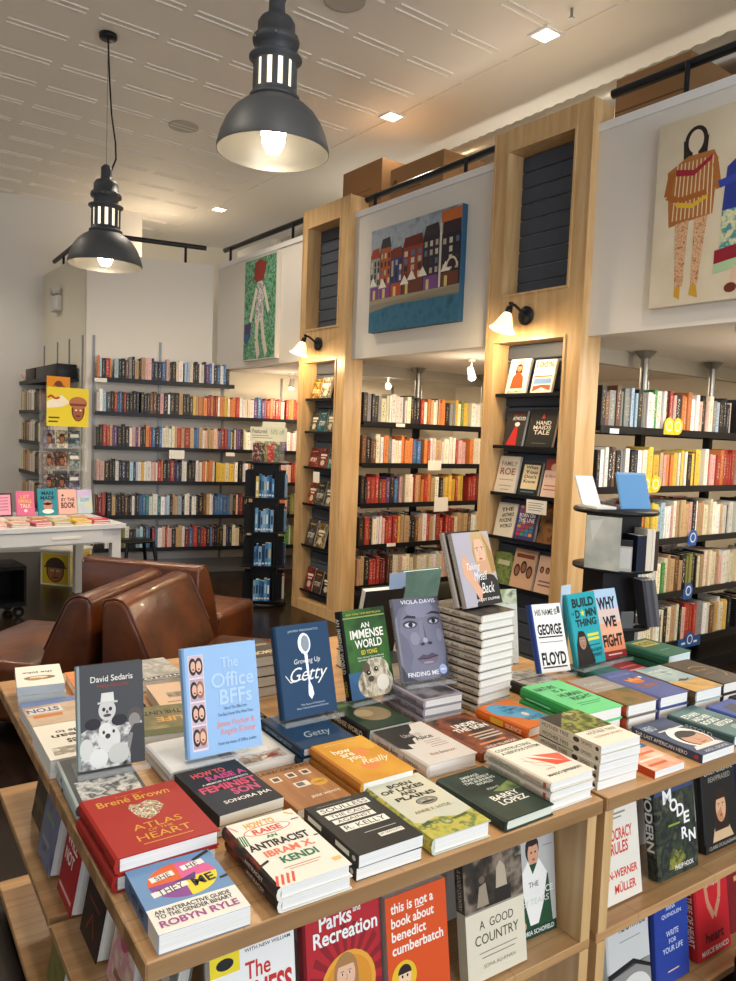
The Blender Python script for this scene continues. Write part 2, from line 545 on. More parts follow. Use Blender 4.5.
PFX = 3.66
for nm, y0, y1, z0, z1 in (('wall_panel_left', 5.945, 7.80, 2.25, 3.37), ('wall_panel_middle', 3.60, 5.22, 2.22, 3.40), ('wall_panel_right', .6, 2.837, 2.22, 3.40)):
    m = MB(); m.box((PFX, y0, z0), (PFX + .09, y1, z1), WALLM)
    m.box((PFX - .012, y0, z1 - .035), (PFX + .1, y1, z1 + .012), WHITEP)
    struct(m, nm)
m = MB(); m.box((3.6, -3.6, 0), (3.75, .6, CZ), WALLM); struct(m, 'wall_right')
# loft slab over the bays = their ceiling
m = MB()
ly = lambda x: 8.118 + math.tan(FA) * (x - 2.347)
slab = [(3.75, .6), (6.6, .6), (6.6, ly(6.6) - .02), (3.75, ly(3.75) - .02)]
m.face([(x, y, 2.24) for x, y in slab][::-1], WALLM); m.face([(x, y, 3.34) for x, y in slab], WALLM)
for (a, b), (c, d) in zip(slab, slab[1:] + slab[:1]): m.face([(a, b, 2.24), (c, d, 2.24), (c, d, 3.34), (a, b, 3.34)], WALLM)
struct(m, 'ceiling_bay')
m = MB(); m.box((6.6, .5, 0), (6.7, 7.1, 2.24), WALLC); m.box((3.75, .5, 0), (6.6, .6, 2.24), WALLC); struct(m, 'wall_bay')
m = MB(); m.box((5.3, .5, 3.34), (5.4, 8.6, CZ), WALLM); struct(m, 'wall_loft')
m = MB()
for y in (3.20, 5.62): m.box((3.79, y, 2.14), (6.6, y + .06, 2.24), mat('b9b4a9', .6))
struct(m, 'trim_1')
m = MB(); m.box((4.05, 7.35, 3.341), (4.6, 8.15, 3.66), WHITEP); struct(m, 'trim_2')
m = MB(); m.box((.0, -.02, 0), (4.2, -.001, .16), GREYM, TF); struct(m, 'baseboard_far')

# ------------------------------------------------------------------ maple display pillars
def pillar(Y0, Y1, uy, uz, ly, lz, label):
    t = thing('display_pillar', label, 'display pillar', (3.6, (Y0 + Y1) / 2, 0)); t['kind'] = 'structure'
    T = Matrix.Translation((-3.6, -(Y0 + Y1) / 2, 0))
    X0, X1 = 3.6, 3.78
    m = MB()
    a0, a1 = min(uy[0], ly[0]), max(uy[1], ly[1])
    m.box((X0, Y0, 0), (X1, a0, 3.55), MAPLE, T); m.box((X0, a1, 0), (X1, Y1, 3.55), MAPLE, T)
    m.box((X0, a0, uz[1]), (X1, a1, 3.55), MAPLE, T); m.box((X0, a0, lz[1]), (X1, a1, uz[0]), MAPLE, T); m.box((X0, a0, 0), (X1, a1, lz[0]), MAPLE, T)
    if uy[1] < a1: m.box((X0, uy[1], uz[0]), (X1, a1, uz[1]), MAPLE, T)
    m.box((X1 - .012, a0, lz[0]), (X1, a1, 3.5), BLACKW, T)
    m.build('frame', t)
    m = MB()                                                # light edging round the niches, the outer edges and the foot
    for (p, q), (r, s) in ((uy, uz), (ly, lz)):
        for b in (((p - .014, r - .014), (q + .014, r)), ((p - .014, s), (q + .014, s + .014)), ((p - .014, r), (p, s)), ((q, r), (q + .014, s))):
            m.box((X0 - .007, b[0][0], b[0][1]), (X0 + .002, b[1][0], b[1][1]), MAPLE, T)
    for y in (Y0 - .003, Y1 - .009): m.box((X0 - .004, y, 0), (X0 + .01, y + .012, 3.553), MAPLE, T)
    m.box((X0 - .006, Y0 - .004, 0), (X0 + .01, Y1 + .004, .085), MAPLE, T)
    m.build('edging', t)
    for nm, (p, q), (r, s) in (('upper_slatwall', uy, uz), ('lower_slatwall', ly, lz)):
        m = MB(); z = s - .004
        while z - .093 > r:
            m.prism([(3.735, z - .093), (3.73, z - .086), (3.73, z - .004), (3.735, z), (3.765, z), (3.765, z - .093)], p + .002, q - .002, SLAT, T); z -= .1
        if z - r > .02: m.box((3.73, p + .002, r), (3.765, q - .002, z), SLAT, T)
        m.build(nm, t)
    return t
P2 = pillar(2.837, 3.60, (2.96, 3.475), (2.52, 3.41), (2.96, 3.52), (.10, 2.22), 'maple pillar with slatwall niches between the townhouse and the two women paintings')
P1 = pillar(5.22, 5.945, (5.36, 5.855), (2.51, 3.39), (5.36, 5.86), (.09, 2.22), 'maple pillar with slatwall niches between the green and the townhouse paintings')
for P, y0, y1, zs in ((P2, 2.965, 3.515, (1.885, 1.553, 1.25, .965, .655)), (P1, 5.365, 5.855, (1.89, 1.60, 1.285, .955, .58, .17))):
    yc = P.location.y
    for z in zs:
        m = MB(); m.box((3.625 - 3.6, y0 - yc, z - .008), (3.728 - 3.6, y1 - yc, z), BLACKW); m.box((3.622 - 3.6, y0 - yc, z - .008), (3.626 - 3.6, y1 - yc, z + .014), BLACKW)
        m.build('ledge', P)

# ------------------------------------------------------------------ bookcases in the bays
ZS = (1.712, 1.358, 1.01, .65, .297)
ZR = (1.708, 1.338, .99, .622, .274)
def bookcase(Y0, label, ZS):
    t = thing('gondola_bookcase', label, 'bookcase', (3.80, Y0, 0))
    for z in ZS:
        for y in (0, .31):
            m = MB(); m.box((0, y, z - .028), (2.7, y + .24, z), BLACKW); m.box((0, y - .003 if y == 0 else y + .24, z - .04), (2.7, y + .001 if y == 0 else y + .243, z + .004), BLACK); m.build('shelf', t)
    m = MB(); m.box((0, 0.01, 0), (2.7, .54, .09), BLACKW); m.build('plinth', t)
    for x in (.03, .815, 1.68, 2.45):
        m = MB()
        m.box((x - .025, .25, 0.09), (x + .025, .30, 1.93), BLACK)
        m.cyl((x, .275, 1.9), (x, .275, 2.2), .028, STEEL); m.cyl((x + .045, .275, 1.7), (x + .045, .275, 2.04), .016, STEEL)
        m.cyl((x, .275, 2.19), (x, .275, 2.238), .035, STEEL, r2=.075)
        m.build('post', t)
    return t
bookcase(2.815, 'black double sided bookcase in the bay under the two women painting', ZR)
bookcase(5.205, 'black double sided bookcase in the bay under the townhouse painting', ZS)

FZ = (2.07, 1.725, 1.375, 1.02, .66, .315)
t = thing('wall_shelving', 'long black wall shelving filled with books on the far wall', 'wall shelving', (2.347, 8.118, 0), FA)
for i, z in enumerate(FZ):
    m = MB(); x1 = 1.5 if i == 0 else 3.9
    m.box((.08, -.25, z - .022), (x1, -.004, z), BLACKW); m.box((.08, -.255, z - .03), (x1, -.25, z + .012), BLACKW); m.build('shelf', t)
for x, zt in ((.075, 2.52), (.745, 2.5), (1.43, 2.05), (2.1, 2.2), (2.8, 2.2), (3.5, 2.2)):
    m = MB(); m.box((x - .012, -.014, .1), (x + .012, -.0005, zt), GREYM); m.build('standard', t)
t = thing('wall_shelving', 'short black shelves on the cream return wall behind the display rack', 'wall shelving', (2.347, 8.1, 0))
for z in FZ[:5]:
    m = MB(); m.box((-.25, .25, z - .022), (-.004, 1.85, z), BLACKW); m.box((-.255, .25, z - .03), (-.25, 1.85, z + .012), BLACKW); m.build('shelf', t)
for y in (.12, .62, 1.1, 1.7):
    m = MB(); m.box((-.012, y - .012, .3), (-.0005, y + .012, 2.52), GREYM); m.build('standard', t)

# ------------------------------------------------------------------ shelved books
PAL = dict(K='1f1e21', G='8a8a88', D='403f42', N='1f2c4d', B='3a6ea5', L='a9c4d8', T='2f7f85', E='3f8a4a', O='7d8242', Y='ddb94a', A='d07f45', R='a8382f', M='6d1f26', W='6b4630', S='c4a27a', C='e6dcc0', H='efece6', P='dbaea6', V='5d3f78')
CN = dict(K='black', G='grey', D='charcoal', N='navy', B='blue', L='pale blue', T='teal', E='green', O='olive', Y='yellow', A='orange', R='red', M='maroon', W='brown', S='tan', C='cream', H='white', P='pink', V='purple')
def shade(tok, rr):
    c = lin(PAL[tok]); f = rr.uniform(.75, 1.2)
    col = tuple(min(1, x * f * rr.uniform(.93, 1.07)) for x in c[:3]) + (1,)
    lum = .2 * col[0] + .7 * col[1] + .1 * col[2]
    inks = ['f2efe8', 'e9d9a0', 'd9b060'] if lum < .25 else ['2a2826', '8a2a22', '1f3a5a', '50504e']
    return col, lin(rr.choice(inks))

def shelf_book(mb, th, dp, ht, tok, rr, T=I4):
    """spine faces -y; base centre of the spine at the origin"""
    col, ink = shade(tok, rr)
    a = th / 2; k = rr.randrange(1, 60); e = .004
    def F(pts, u=True):
        P = [T @ Vector(p) for p in pts]
        mb.face(P, SPINE, False, [(k, 0), (k + .999, 0), (k + .999, 1), (k, 1)] if u else [(k, 0)] * 4, (col, ink))
    F([(-a + e * .5, 0, 0), (a - e * .5, 0, 0), (a - e * .5, 0, ht), (-a + e * .5, 0, ht)])
    for s in (-1, 1):
        q = [(s * a, e, 0), (s * a, dp, 0), (s * a, dp, ht), (s * a, e, ht)]
        F(q if s > 0 else q[::-1], False)
        q = [(s * (a - e * .5), 0, 0), (s * a, e, 0), (s * a, e, ht), (s * (a - e * .5), 0, ht)]
        F(q if s > 0 else q[::-1], False)
    tp = [(-a + .0015, e, ht - .003), (a - .0015, e, ht - .003), (a - .0015, dp, ht - .003), (-a + .0015, dp, ht - .003)]
    mb.face([T @ Vector(p) for p in tp], PAGE)
    mb.face([T @ Vector(p) for p in ((-a, 0, ht), (a, 0, ht), (a, e + .001, ht), (-a, e + .001, ht))], SPINE, False, [(k, 0)] * 4, (col, ink))
    for s in (-1, 1):
        mb.face([T @ Vector(p) for p in ((s * a, e, ht), (s * (a - .0018), e, ht), (s * (a - .0018), dp, ht), (s * a, dp, ht))], SPINE, False, [(k, 0)] * 4, (col, ink))
    mb.face([T @ Vector(p) for p in ((-a, dp, 0), (-a, dp, ht), (a, dp, ht), (a, dp, 0))], PAGE)
    mb.face([T @ Vector(p) for p in ((-a, 0, 0), (-a, dp, 0), (a, dp, 0), (a, 0, 0))], SPINE, False, [(k, 0)] * 4, (col, ink))

def fill(seq, x0, x1, rr, mean=.036, hmin=.2, hmax=.255, gaps=.02):
    """books side by side from x0 to x1: (x centre, thickness, depth, height, colour, lean)"""
    out = []; x = x0; i = 0
    n = len(seq)
    while True:
        th = max(.014, rr.gauss(mean, mean * .3))
        if x + th > x1: break
        tok = seq[min(n - 1, int((x - x0) / (x1 - x0) * n))]
        if rr.random() < .3: tok = rr.choice(seq[max(0, int((x - x0) / (x1 - x0) * n) - 3):int((x - x0) / (x1 - x0) * n) + 4])
        out.append((x + th / 2, th, rr.uniform(.13, .175), rr.uniform(hmin, hmax), tok))
        x += th + .0012 + (rr.uniform(.01, .03) if rr.random() < gaps else 0)
    return out

NSH = [0]
def shelf_row(T, y, z, seq, x0, x1, where, seed, **kw):
    rr = random.Random(seed); cnt = {}
    for (x, th, dp, ht, tok) in fill(seq, x0, x1, rr, **kw):
        cnt[tok] = cnt.get(tok, 0) + 1
        mb = MB(); shelf_book(mb, th, dp, ht, tok, rr)
        o = mb.build('shelved_book', M=T @ Matrix.Translation((x, y + rr.uniform(0, .02), z + .0006)))
        n = cnt[tok]
        tag(o, '%s %s spined book from the left, %s' % (ORF[n - 1] if n <= 20 else 'a later', CN[tok], where), 'book', 'books on the ' + where)
        NSH[0] += 1

SHN = ('top shelf', 'second shelf', 'third shelf', 'fourth shelf', 'lowest shelf')
RROWS = (('KWGHGGDLKGHKEHHKRPAPAAHHPHKPCGLKKNCY', 3.81, 5.36, 0), ('KHKWKGHYNHCCYYSPPCAAYYHKSWYBHPPCRARRRA', 3.81, 5.40, 0),
         ('KHAARAYYYLLHSWRPSHKPSCCSHHTKHP', 4.02, 5.45, 0), ('GGHCCHHHLECSWSKOKCSSCPPHCC', 3.98, 5.5, 0), ('PHHHWRGHCCEKCSKPRRGGHWSCYKW', 3.9, 5.55, 0))
for (seq, a, b, _), z, nm, k in zip(RROWS, ZR, SHN, range(5)):
    shelf_row(I4, 2.822, z, seq, a, b, nm + ' of the two women painting bay', 100 + k, mean=.037)
MROWS = (('DKKGCCHGHKHCHKRPASHWASHGKCOYY', 3.81, 5.05), ('WKWCHAGHCSACABVHARASHHCHHRPHH', 3.81, 5.05), ('KRRMWKHBVPCHRSARASHKSYYYRMS', 3.81, 5.05),
         ('KRKCHPRRHYSRKWSHRSRHC', 3.81, 4.78), ('SKRRMWHPCCH', 3.81, 4.45))
for (seq, a, b), z, nm, k in zip(MROWS, ZS, SHN, range(5)):
    shelf_row(I4, 5.213, z, seq, a, b, nm + ' of the townhouse painting bay', 200 + k, mean=.037)

# all the further rows, past the nearest three hundred
mass = MB(); rr = random.Random(5)
FROWS = ('AKRLAKKKWGKSKSKPBNHKBPRKGCHKLCPKDHKVBHKWHBKK', 'HKDLRBBKHKKNNKWPWKKKHKKRSKKDYSAARABLHPYCAKMRKCHVVBVRRARRRPRAARRHPRPVYCRR', 'KRRSVKBKLHVPKARBKNHCHCSRSRSNBKHPSKPSSRBYCVKCHHCSHYTEEYYKVHPHHWRRSACCHP',
         'PRKKHKNKLNHYHSPRAKNRNKHKRHCHCAAYYHYCHSKHSKHCHAAYYAPHCRRHPHCCHPP', 'MRKSKKWNHKBTHKBHLKSKKHNHKWSHBBBKKGPMRSKVMAPSHAAPKOCKEKPHKR', 'KKHEHOHKLBNBRHPRPKSHNBRMRBVKKRNCCKKSSCWKKPKCOECOEECHYCE')
for i, (seq, z) in enumerate(zip(FROWS, FZ)):
    for (x, th, dp, ht, tok) in fill(seq, .1, 1.46 if i == 0 else 2.55, rr, mean=.03, hmin=.2, hmax=.24, gaps=.01):
        shelf_book(mass, th, dp, ht, tok, rr, TF @ Matrix.Translation((x, -.235 + rr.uniform(0, .015), z + .0006)))
TR = Matrix.Translation((2.347, 8.1, 0)) @ Matrix.Rotation(R(-90), 4, 'Z')
for i, z in enumerate(FZ[1:5]):
    for (x, th, dp, ht, tok) in fill('CSWSHCCKWSNMKCHC', -1.83, -.3, rr, mean=.034, gaps=.05):
        shelf_book(mass, th, dp, ht, tok, rr, TR @ Matrix.Translation((x, -.235, z + .0006)))
for Y0, zz in ((2.815, ZR), (5.205, ZS)):
    for z in zz:
        for (x, th, dp, ht, tok) in fill('HRPCAVHKWSYCRHPLC', .02, 1.9, rr, mean=.034, hmin=.18, hmax=.235):
            shelf_book(mass, th, dp, ht, tok, rr, Matrix.Translation((3.8 + x, Y0 + .54, z + .0006)) @ Matrix.Rotation(R(180), 4, 'Z'))
for y, rows in ((5.213, zip(ZS, (5.07, 5.07, 5.07, 4.80, 4.47), ('HCSKRHCGAKHC', 'CHARKHCSGHPC', 'RMSKBHCAYRKW', 'RSHCKWPRHCSH', 'CHPSRKWHCGSA'))), (2.822, zip(ZR, (5.38, 5.42, 5.47, 5.52, 5.57), ('CNKYGHSC', 'RRAPSKHC', 'KTHCSAHP', 'CPSKHWCG', 'WKCRSHGC')))):
    for z, a, seq in rows:
        for (x, th, dp, ht, tok) in fill(seq, a, 6.25, rr, mean=.036):
            shelf_book(mass, th, dp, ht, tok, rr, Matrix.Translation((x, y, z + .0006)))
o = mass.build('shelved_books'); tag(o, 'rows of books packed along the far wall shelving and the further ends of the bookcases', 'books', kind='stuff')


# ------------------------------------------------------------------ lamps
def light(name, kind, loc, power, col, size=.1, rot=None, **kw):
    l = bpy.data.lights.new(name, kind); l.energy = power; l.color = col
    if kind in ('POINT', 'SPOT'): l.shadow_soft_size = size
    if kind == 'AREA':
        l.shape = 'RECTANGLE'; l.size, l.size_y = size
    for k, v in kw.items(): setattr(l, k, v)
    o = bpy.data.objects.new(name, l); COL.objects.link(o); o.location = loc
    if rot is not None: o.rotation_euler = rot
    return o
WARM = (1, .80, .56); NEUT = (1, .87, .70); COOL = (.86, .93, 1)
LAMPM = mat('4e5053', .5, .25, name='charcoal_enamel')
SILVER = mat('8c877d', .4, .5, spec=.5, name='silvered_reflector')

def pendant(x, y, z, label):
    t = thing('pendant_lamp', label, 'pendant lamp', (x, y, z), group='industrial pendant lamps over the shop floor')
    m = MB()
    pr = [(.252, -.004), (.252, .012), (.247, .03), (.236, .07), (.215, .118), (.185, .162), (.148, .195), (.112, .216), (.104, .224)]
    m.lathe(pr, LAMPM, seg=56); m.build('shade', t)
    m = MB(); m.lathe([(r - .004, zz - .001) for r, zz in pr] , SILVER, seg=56); m.lathe([(.252, -.004), (.248, -.005)], SILVER, seg=56); m.build('reflector', t)
    m = MB()
    m.lathe([(.104, .222), (.112, .224), (.112, .236), (.100, .242), (.098, .26)], LAMPM)
    for k in range(12):
        a = 2 * math.pi * k / 12
        m.box((.089, -.013, .25), (.098, .013, .385), LAMPM, Matrix.Rotation(a, 4, 'Z'))
    m.lathe([(.098, .375), (.1, .385), (.118, .398), (.118, .404), (.096, .396), (.086, .385), (.0, .39)], LAMPM)
    m.build('vented_neck', t)
    m = MB(); m.lathe([(.088, .25), (.088, .38)], emit('fff0d0', 1.4)); m.build('glowing_core', t)
    m = MB(); m.lathe([(.082, .392), (.082, .455), (.102, .462), (.105, .478), (.1, .492), (.084, .497), (.083, .55), (.07, .572), (.04, .578), (.036, .62), (.036, .665), (.018, .685), (0, .69)], LAMPM)
    for k in range(6):
        a = math.pi * k / 3; m.cyl((.1 * math.cos(a), .1 * math.sin(a), .47), (.109 * math.cos(a), .109 * math.sin(a), .47), .005, STEEL, 8)
    m.build('cap', t)
    m = MB(); m.lathe([(0, -.008), (.03, -.003), (.05, .035), (.056, .085), (.05, .12), (.03, .15), (0, .16)], emit('fff1d8', 24), seg=24); m.build('bulb', t)
    m = MB(); m.cyl((0, 0, .68), (0, 0, CZ - z - .02), .0025, STEEL, 6); m.build('hanging_wire', t)
    m = MB(); top = CZ - z - .02
    pts = [(.0, 0, top), (.012, .0, top - .25), (.03, 0, top - .5), (.06, 0, .85), (.065, 0, .74), (.04, 0, .67), (.03, 0, .64)]
    m.tube(pts, .006, BLACK); m.build('cord', t)
    m = MB(); m.lathe([(0, top - .012), (.055, top - .012), (.06, top), (.06, top + .02), (0, top + .02)], BLACK); m.build('canopy', t)
    light('pendant_light', 'SPOT', (x, y, z - .016), 75, WARM, .05, spot_size=R(150), spot_blend=.5)
    return t
pendant(1.71, 3.11, 2.853, 'charcoal industrial pendant lamp hanging over the book tables')
pendant(1.715, 5.50, 2.72, 'charcoal industrial pendant lamp hanging near the far wall shelves')

for x, y, lab in ((3.96, 3.55, 'square recessed ceiling light above the pillar with the lit bestseller niche'), (4.0, 5.24, 'square recessed ceiling light above the cardboard boxes'), (4.1, 8.77, 'square recessed ceiling light in the far corner over the loft'), (1.2, 1.4, None), (2.6, .9, None), (.2, 3.4, None), (2.6, 6.0, None), (.4, 6.6, None), (.5, 9.0, None)):  # last entry has no fitting, added to brighten the return wall shelves
    if lab:
        t = thing('ceiling_light', lab, 'ceiling light', (x, y, CZ))
        m = MB()
        for a, b in (((-.085, -.085), (.085, -.065)), ((-.085, .065), (.085, .085)), ((-.085, -.065), (-.065, .065)), ((.065, -.065), (.085, .065))):
            m.box((*a, -.012), (*b, -.0003), WHITEP)
        m.build('trim_ring', t)
        m = MB(); m.box((-.065, -.065, -.008), (.065, .065, -.0003), emit('ffe6b8', 14)); m.build('diffuser', t)
    light('ceiling_or_fill_spot', 'SPOT', (x, y, CZ - .05), 45 if lab else 96, NEUT, .07, spot_size=R(130), spot_blend=.7)
for x, y, lab in ((2.75, 6.65, 'round grille ceiling speaker between the two pendant lamps'), (2.72, 4.09, 'round grille ceiling speaker near the nearer pendant lamp')):
    t = thing('ceiling_speaker', lab, 'speaker', (x, y, CZ))
    m = MB(); m.lathe([(0, -.006), (.118, -.006), (.13, -.009), (.132, -.0004)], mat('b9b3a8', .6), seg=36); m.build('grille', t)

def sconce(Y, label):
    t = thing('wall_sconce', label, 'sconce', (3.594, Y, 2.371))
    T = Matrix.Rotation(R(-90), 4, 'Y')
    m = MB(); m.lathe([(0, 0), (.058, 0), (.058, .012), (.045, .02), (.0, .024)], BLACK, T, 28); m.build('backplate', t)
    m = MB(); m.tube([(-.02, 0, 0), (-.06, 0.005, .03), (-.10, .01, .055), (-.125, .012, .05), (-.135, .014, .03)], .009, BLACK); m.cyl((-.128, .012, .05), (-.128, .012, .068), .014, BLACK); m.build('arm', t)
    A = Vector((-.137, .015, .03)); D = Vector((-.28, .12, -1)).normalized()
    Q = Matrix.Translation(A) @ D.to_track_quat('Z', 'Y').to_matrix().to_4x4()
    m = MB(); m.lathe([(0, -.01), (.018, -.01), (.022, .012), (.022, .035), (.0, .036)], BLACK, Q, 20); m.build('socket', t)
    m = MB(); m.lathe([(.022, .03), (.032, .045), (.046, .08), (.062, .115), (.079, .138), (.081, .142), (.076, .139), (.06, .117), (.043, .082), (.029, .048)], emit('ffe2ad', 1.5, 'glowing_glass'), Q, 32); m.build('glass_shade', t)
    p = Vector((3.594, Y, 2.371)) + A + D * .17
    light('sconce_light', 'POINT', p, 15, (1, .74, .42), .05)
sconce(3.258, 'black wall sconce with glass shade on the pillar beside the two women painting')
sconce(5.629, 'black wall sconce with glass shade on the pillar beside the green painting')

def spot(x, y, z, label, aim):
    t = thing('track_spotlight', label, 'spotlight', (x, y, 2.24))
    m = MB(); m.cyl((0, 0, -.0005), (0, 0, -.02), .03, WHITEP); m.cyl((0, 0, -.02), (0, 0, z - 2.24 + .04), .006, WHITEP, 8); m.build('stem', t)
    d = Vector(aim).normalized(); c = Vector((0, 0, z - 2.24))
    m = MB(); m.cyl(c - d * .06, c + d * .05, .026, mat('a9a6a0', .4), 20, r2=.034); m.build('head', t)
    m = MB(); m.cyl(c + d * .0505, c + d * .054, .028, emit('fff2d6', 6), 20); m.build('lens', t)
    light('track_light', 'POINT', Vector((x, y, z)) + d * .24, 6.5, WARM, .05)
spot(4.30, 4.45, 2.12, 'white spotlight under the ceiling of the bay below the townhouse painting', (-.3, -.5, -.6))
spot(4.30, 7.25, 2.12, 'white spotlight under the ceiling near the far shelves', (-.2, -.2, -.6))
spot(4.9, 6.3, 2.12, 'white spotlight glowing behind the bookcase top near the steel post', (-.5, -.7, -.2))
t = thing('fluorescent_fitting', 'pale fluorescent ceiling fitting in the bay under the two women painting', 'light fitting', (3.80, 1.97, 2.24))
m = MB(); m.box((0, -.07, -.05), (1.2, .07, -.0005), mat('c3d3e2', .3)); m.build('housing', t)
m = MB(); m.box((.03, -.055, -.056), (1.17, .055, -.0503), emit('e6f0ff', 2.0)); m.build('diffuser', t)
light('tube_light', 'AREA', (4.4, 1.97, 2.17), 14, (1, .93, .84), (1.1, .1)); light('bay_ceiling_fill', 'POINT', (4.6, 1.9, 1.85), 9, NEUT, .1)  # second lamp has no fitting, added to brighten the bay ceiling

for nm, x, y, w, d, e, c in (('bay_light', 4.9, 1.8, 1.6, 1.2, 26, NEUT), ('bay_light', 4.7, 4.3, 1.2, .9, 30, WARM), ('bay_light', 4.8, 6.6, 1.4, .9, 26, WARM)):
    light(nm, 'AREA', (x, y, 2.2), e, c, (w, d))
for y0, y1 in ((.7, 2.75), (3.65, 5.15), (6.0, 7.2)):
    light('loft_cove', 'AREA', (4.95, (y0 + y1) / 2, 3.40), 3.2 * (y1 - y0), (1, .92, .80), (.12, y1 - y0), (R(180), 0, 0))
light('loft_glow', 'POINT', (3.6, 9.4, 3.75), 9, WARM, .15)
for a, b, e in ((-3.75, -1.6, 8), (-1.35, 1.2, 70), (1.45, 3.5, 130)):
    light('daylight', 'AREA', ((a + b) / 2, -3.58, 1.9), e, COOL, (b - a, 2.7), (R(90), 0, 0))
light('daylight', 'AREA', (-3.9, 5.5, 2.4), 22, COOL, (4.0, 2.4), (R(90), 0, R(-90)))

# ------------------------------------------------------------------ rails, boxes, ducts over the panels
def rail(pts, zt, drop, label, posts):
    t = thing('loft_rail', label, 'railing', pts[0])
    o = Vector(pts[0])
    m = MB(); m.tube([Vector(p) - o for p in pts], .026, BLACK, 12); m.build('handrail', t)
    for p in posts:
        m = MB(); q = Vector(p) - o; m.cyl(q, q - Vector((0, 0, drop)), .014, BLACK); m.build('post', t)
rail([(3.75, 2.83, 3.60), (3.75, .62, 3.60)], 3.6, .19, 'black pipe rail above the two women painting', [(3.72, 2.35, 3.60), (3.72, 1.2, 3.6)])
rail([(3.75, 5.2, 3.53), (3.75, 3.62, 3.545)], 3.56, .15, 'black pipe rail above the townhouse painting', [(3.72, 5.05, 3.53), (3.72, 4.0, 3.54)])
rail([(3.72, 7.78, 3.55), (3.72, 6.05, 3.55)], 3.55, .17, 'black pipe rail above the green painting', [(3.70, 7.6, 3.55), (3.70, 6.3, 3.55)])
p0, p1, p2, p3 = tf(1.22, .05, 3.56), tf(0.03, .05, 3.56), tf(0.03, .05, 3.56), (2.40, 9.6, 3.50)
rail([p0, p1, p3], 3.56, .185, 'black pipe rail along the top of the white corner box', [tf(1.0, .05, 3.55), tf(.3, .05, 3.55), (2.40, 9.2, 3.53)])

def carton(x0, x1, y0, y1, h, label, lines):
    t = thing('cardboard_box', label, 'box', ((x0 + x1) / 2, (y0 + y1) / 2, 3.341), group='cardboard boxes stored on the loft')
    a, b = (x1 - x0) / 2, (y1 - y0) / 2
    m = MB(); m.box((-a, -b, 0), (a, b, h), CARD); m.build('carton', t)
    m = MB(); m.box((-a * .12, -b, h + .0004), (a * .12, b, h + .001), mat('c9a878', .3)); m.build('tape', t)
    p = Print(lambda u, v, k: (-a - .0003 * k, b - u * 2 * b, v * h)); p.draw(lines); p.build(t, 'printing', 'printing')
dk = '5b4326'
carton(3.95, 4.4, 5.28, 5.86, .60, 'big cardboard box behind the rail over the pillar with the green painting', [('r', .12, .62 - .07 * i, .75 - .09 * (i % 2), .63 - .07 * i, dk) for i in range(3)])
carton(3.95, 4.4, 4.50, 5.16, .46, 'long cardboard box behind the rail over the townhouse painting', [('e', .1, .7, .05, .1, dk), ('r', .3, .45, .8, .47, dk), ('r', .35, .55, .6, .57, dk)])
carton(3.95, 4.5, 2.48, 2.96, .44, 'dark cardboard box behind the rail over the two women painting', [('r', 0, .55, 1, .57, dk)])
def duct(pts, r, label):
    t = thing('flexible_duct', label, 'duct', pts[0]); o = Vector(pts[0])
    m = MB()
    for a, b in zip(pts, pts[1:]):
        a, b = Vector(a) - o, Vector(b) - o; L = (b - a).length; n = max(3, int(L / .05))
        Q = Matrix.Translation(a) @ (b - a).to_track_quat('Z', 'Y').to_matrix().to_4x4()
        m.lathe([(r * (1 if i % 2 else .95), L * i / n) for i in range(n + 1)], mat('c9c7c0', .28, .85), Q, 24)
    m.build('duct_hose', t)
duct([(4.55, .62, 3.96), (4.6, 5.6, 3.94)], .17, 'long silver flexible duct running over the loft behind the cardboard boxes')
duct([(3.98, 7.25, 3.44), (4.0, 6.9, 3.50), (4.1, 6.2, 3.66)], .09, 'silver flexible duct lying beside the rail above the green painting')
t = thing('sprinkler_head', 'small sprinkler hanging from the ceiling over the lit pillar', 'sprinkler', (3.85, 3.25, CZ)); m = MB(); m.cyl((0, 0, -.0005), (0, 0, -.06), .009, STEEL); m.cyl((0, 0, -.06), (0, 0, -.064), .022, STEEL); m.build('head', t)

t = thing('emergency_light', 'white twin headed emergency light on the cream return wall', 'emergency light', (2.343, 9.15, 2.86))
m = MB(); m.rbox((-.07, -.12, 0), (0, .12, .17), mat('d9d6cc', .4), .012); m.build('housing', t)
for s in (-1, 1):
    m = MB(); m.cyl((-.04, s * .05, .165), (-.045, s * .07, .2), .012, GREYM); m.cyl((-.02, s * .075, .235), (-.085, s * .08, .225), .045, mat('cfccc2', .3), 20); m.build('lamp_head', t)

# ------------------------------------------------------------------ paintings
def painting(loc, yaw, w, h, d, edge, ground, ops, label):
    t = thing('canvas_painting', label, 'painting', loc, R(yaw))
    m = MB(); m.box((-w / 2, -d, 0), (w / 2, -.001, h), pick(edge)); m.face([(-w / 2, -d - .0004, 0), (w / 2, -d - .0004, 0), (w / 2, -d - .0004, h), (-w / 2, -d - .0004, h)], pick(ground, .6)); m.build('canvas', t)
    p = Print(lambda u, v, k: (-w / 2 + u * w, -d - .0006 - .00008 * k, v * h)); p.draw(ops); p.build(t, 'painted_picture', 'signature')
rr = random.Random(11)
ops = [('r', 0, .72, 1, 1, art(['7f8fa0', 'a9b4bd', '6a7a8c'], 7, 2)), ('r', 0, 0, 1, .24, art(['2e6380', '3a7390', '28566f'], 9, 4)), ('p', [(0, .2), (.5, .27), (1, .25), (1, .32), (0, .3)], '8d8776'), ('p', [(0, .27), (1, .31), (1, .35), (0, .31)], 'a39a80')]
ops += [('r', 0, .32, 1, .76, '3a3138')]
hx = [(0, .12, .72, '9a9a92', 'a4442a'), (.12, .25, .8, 'b05a2c', '3b3a44'), (.25, .39, .68, '36437a', '7d3322'), (.39, .62, .75, '8f3c22', '6b281c'), (.62, .79, .8, '2f2a33', '3a3038'), (.81, 1, .78, '2a2530', 'c4642e')]
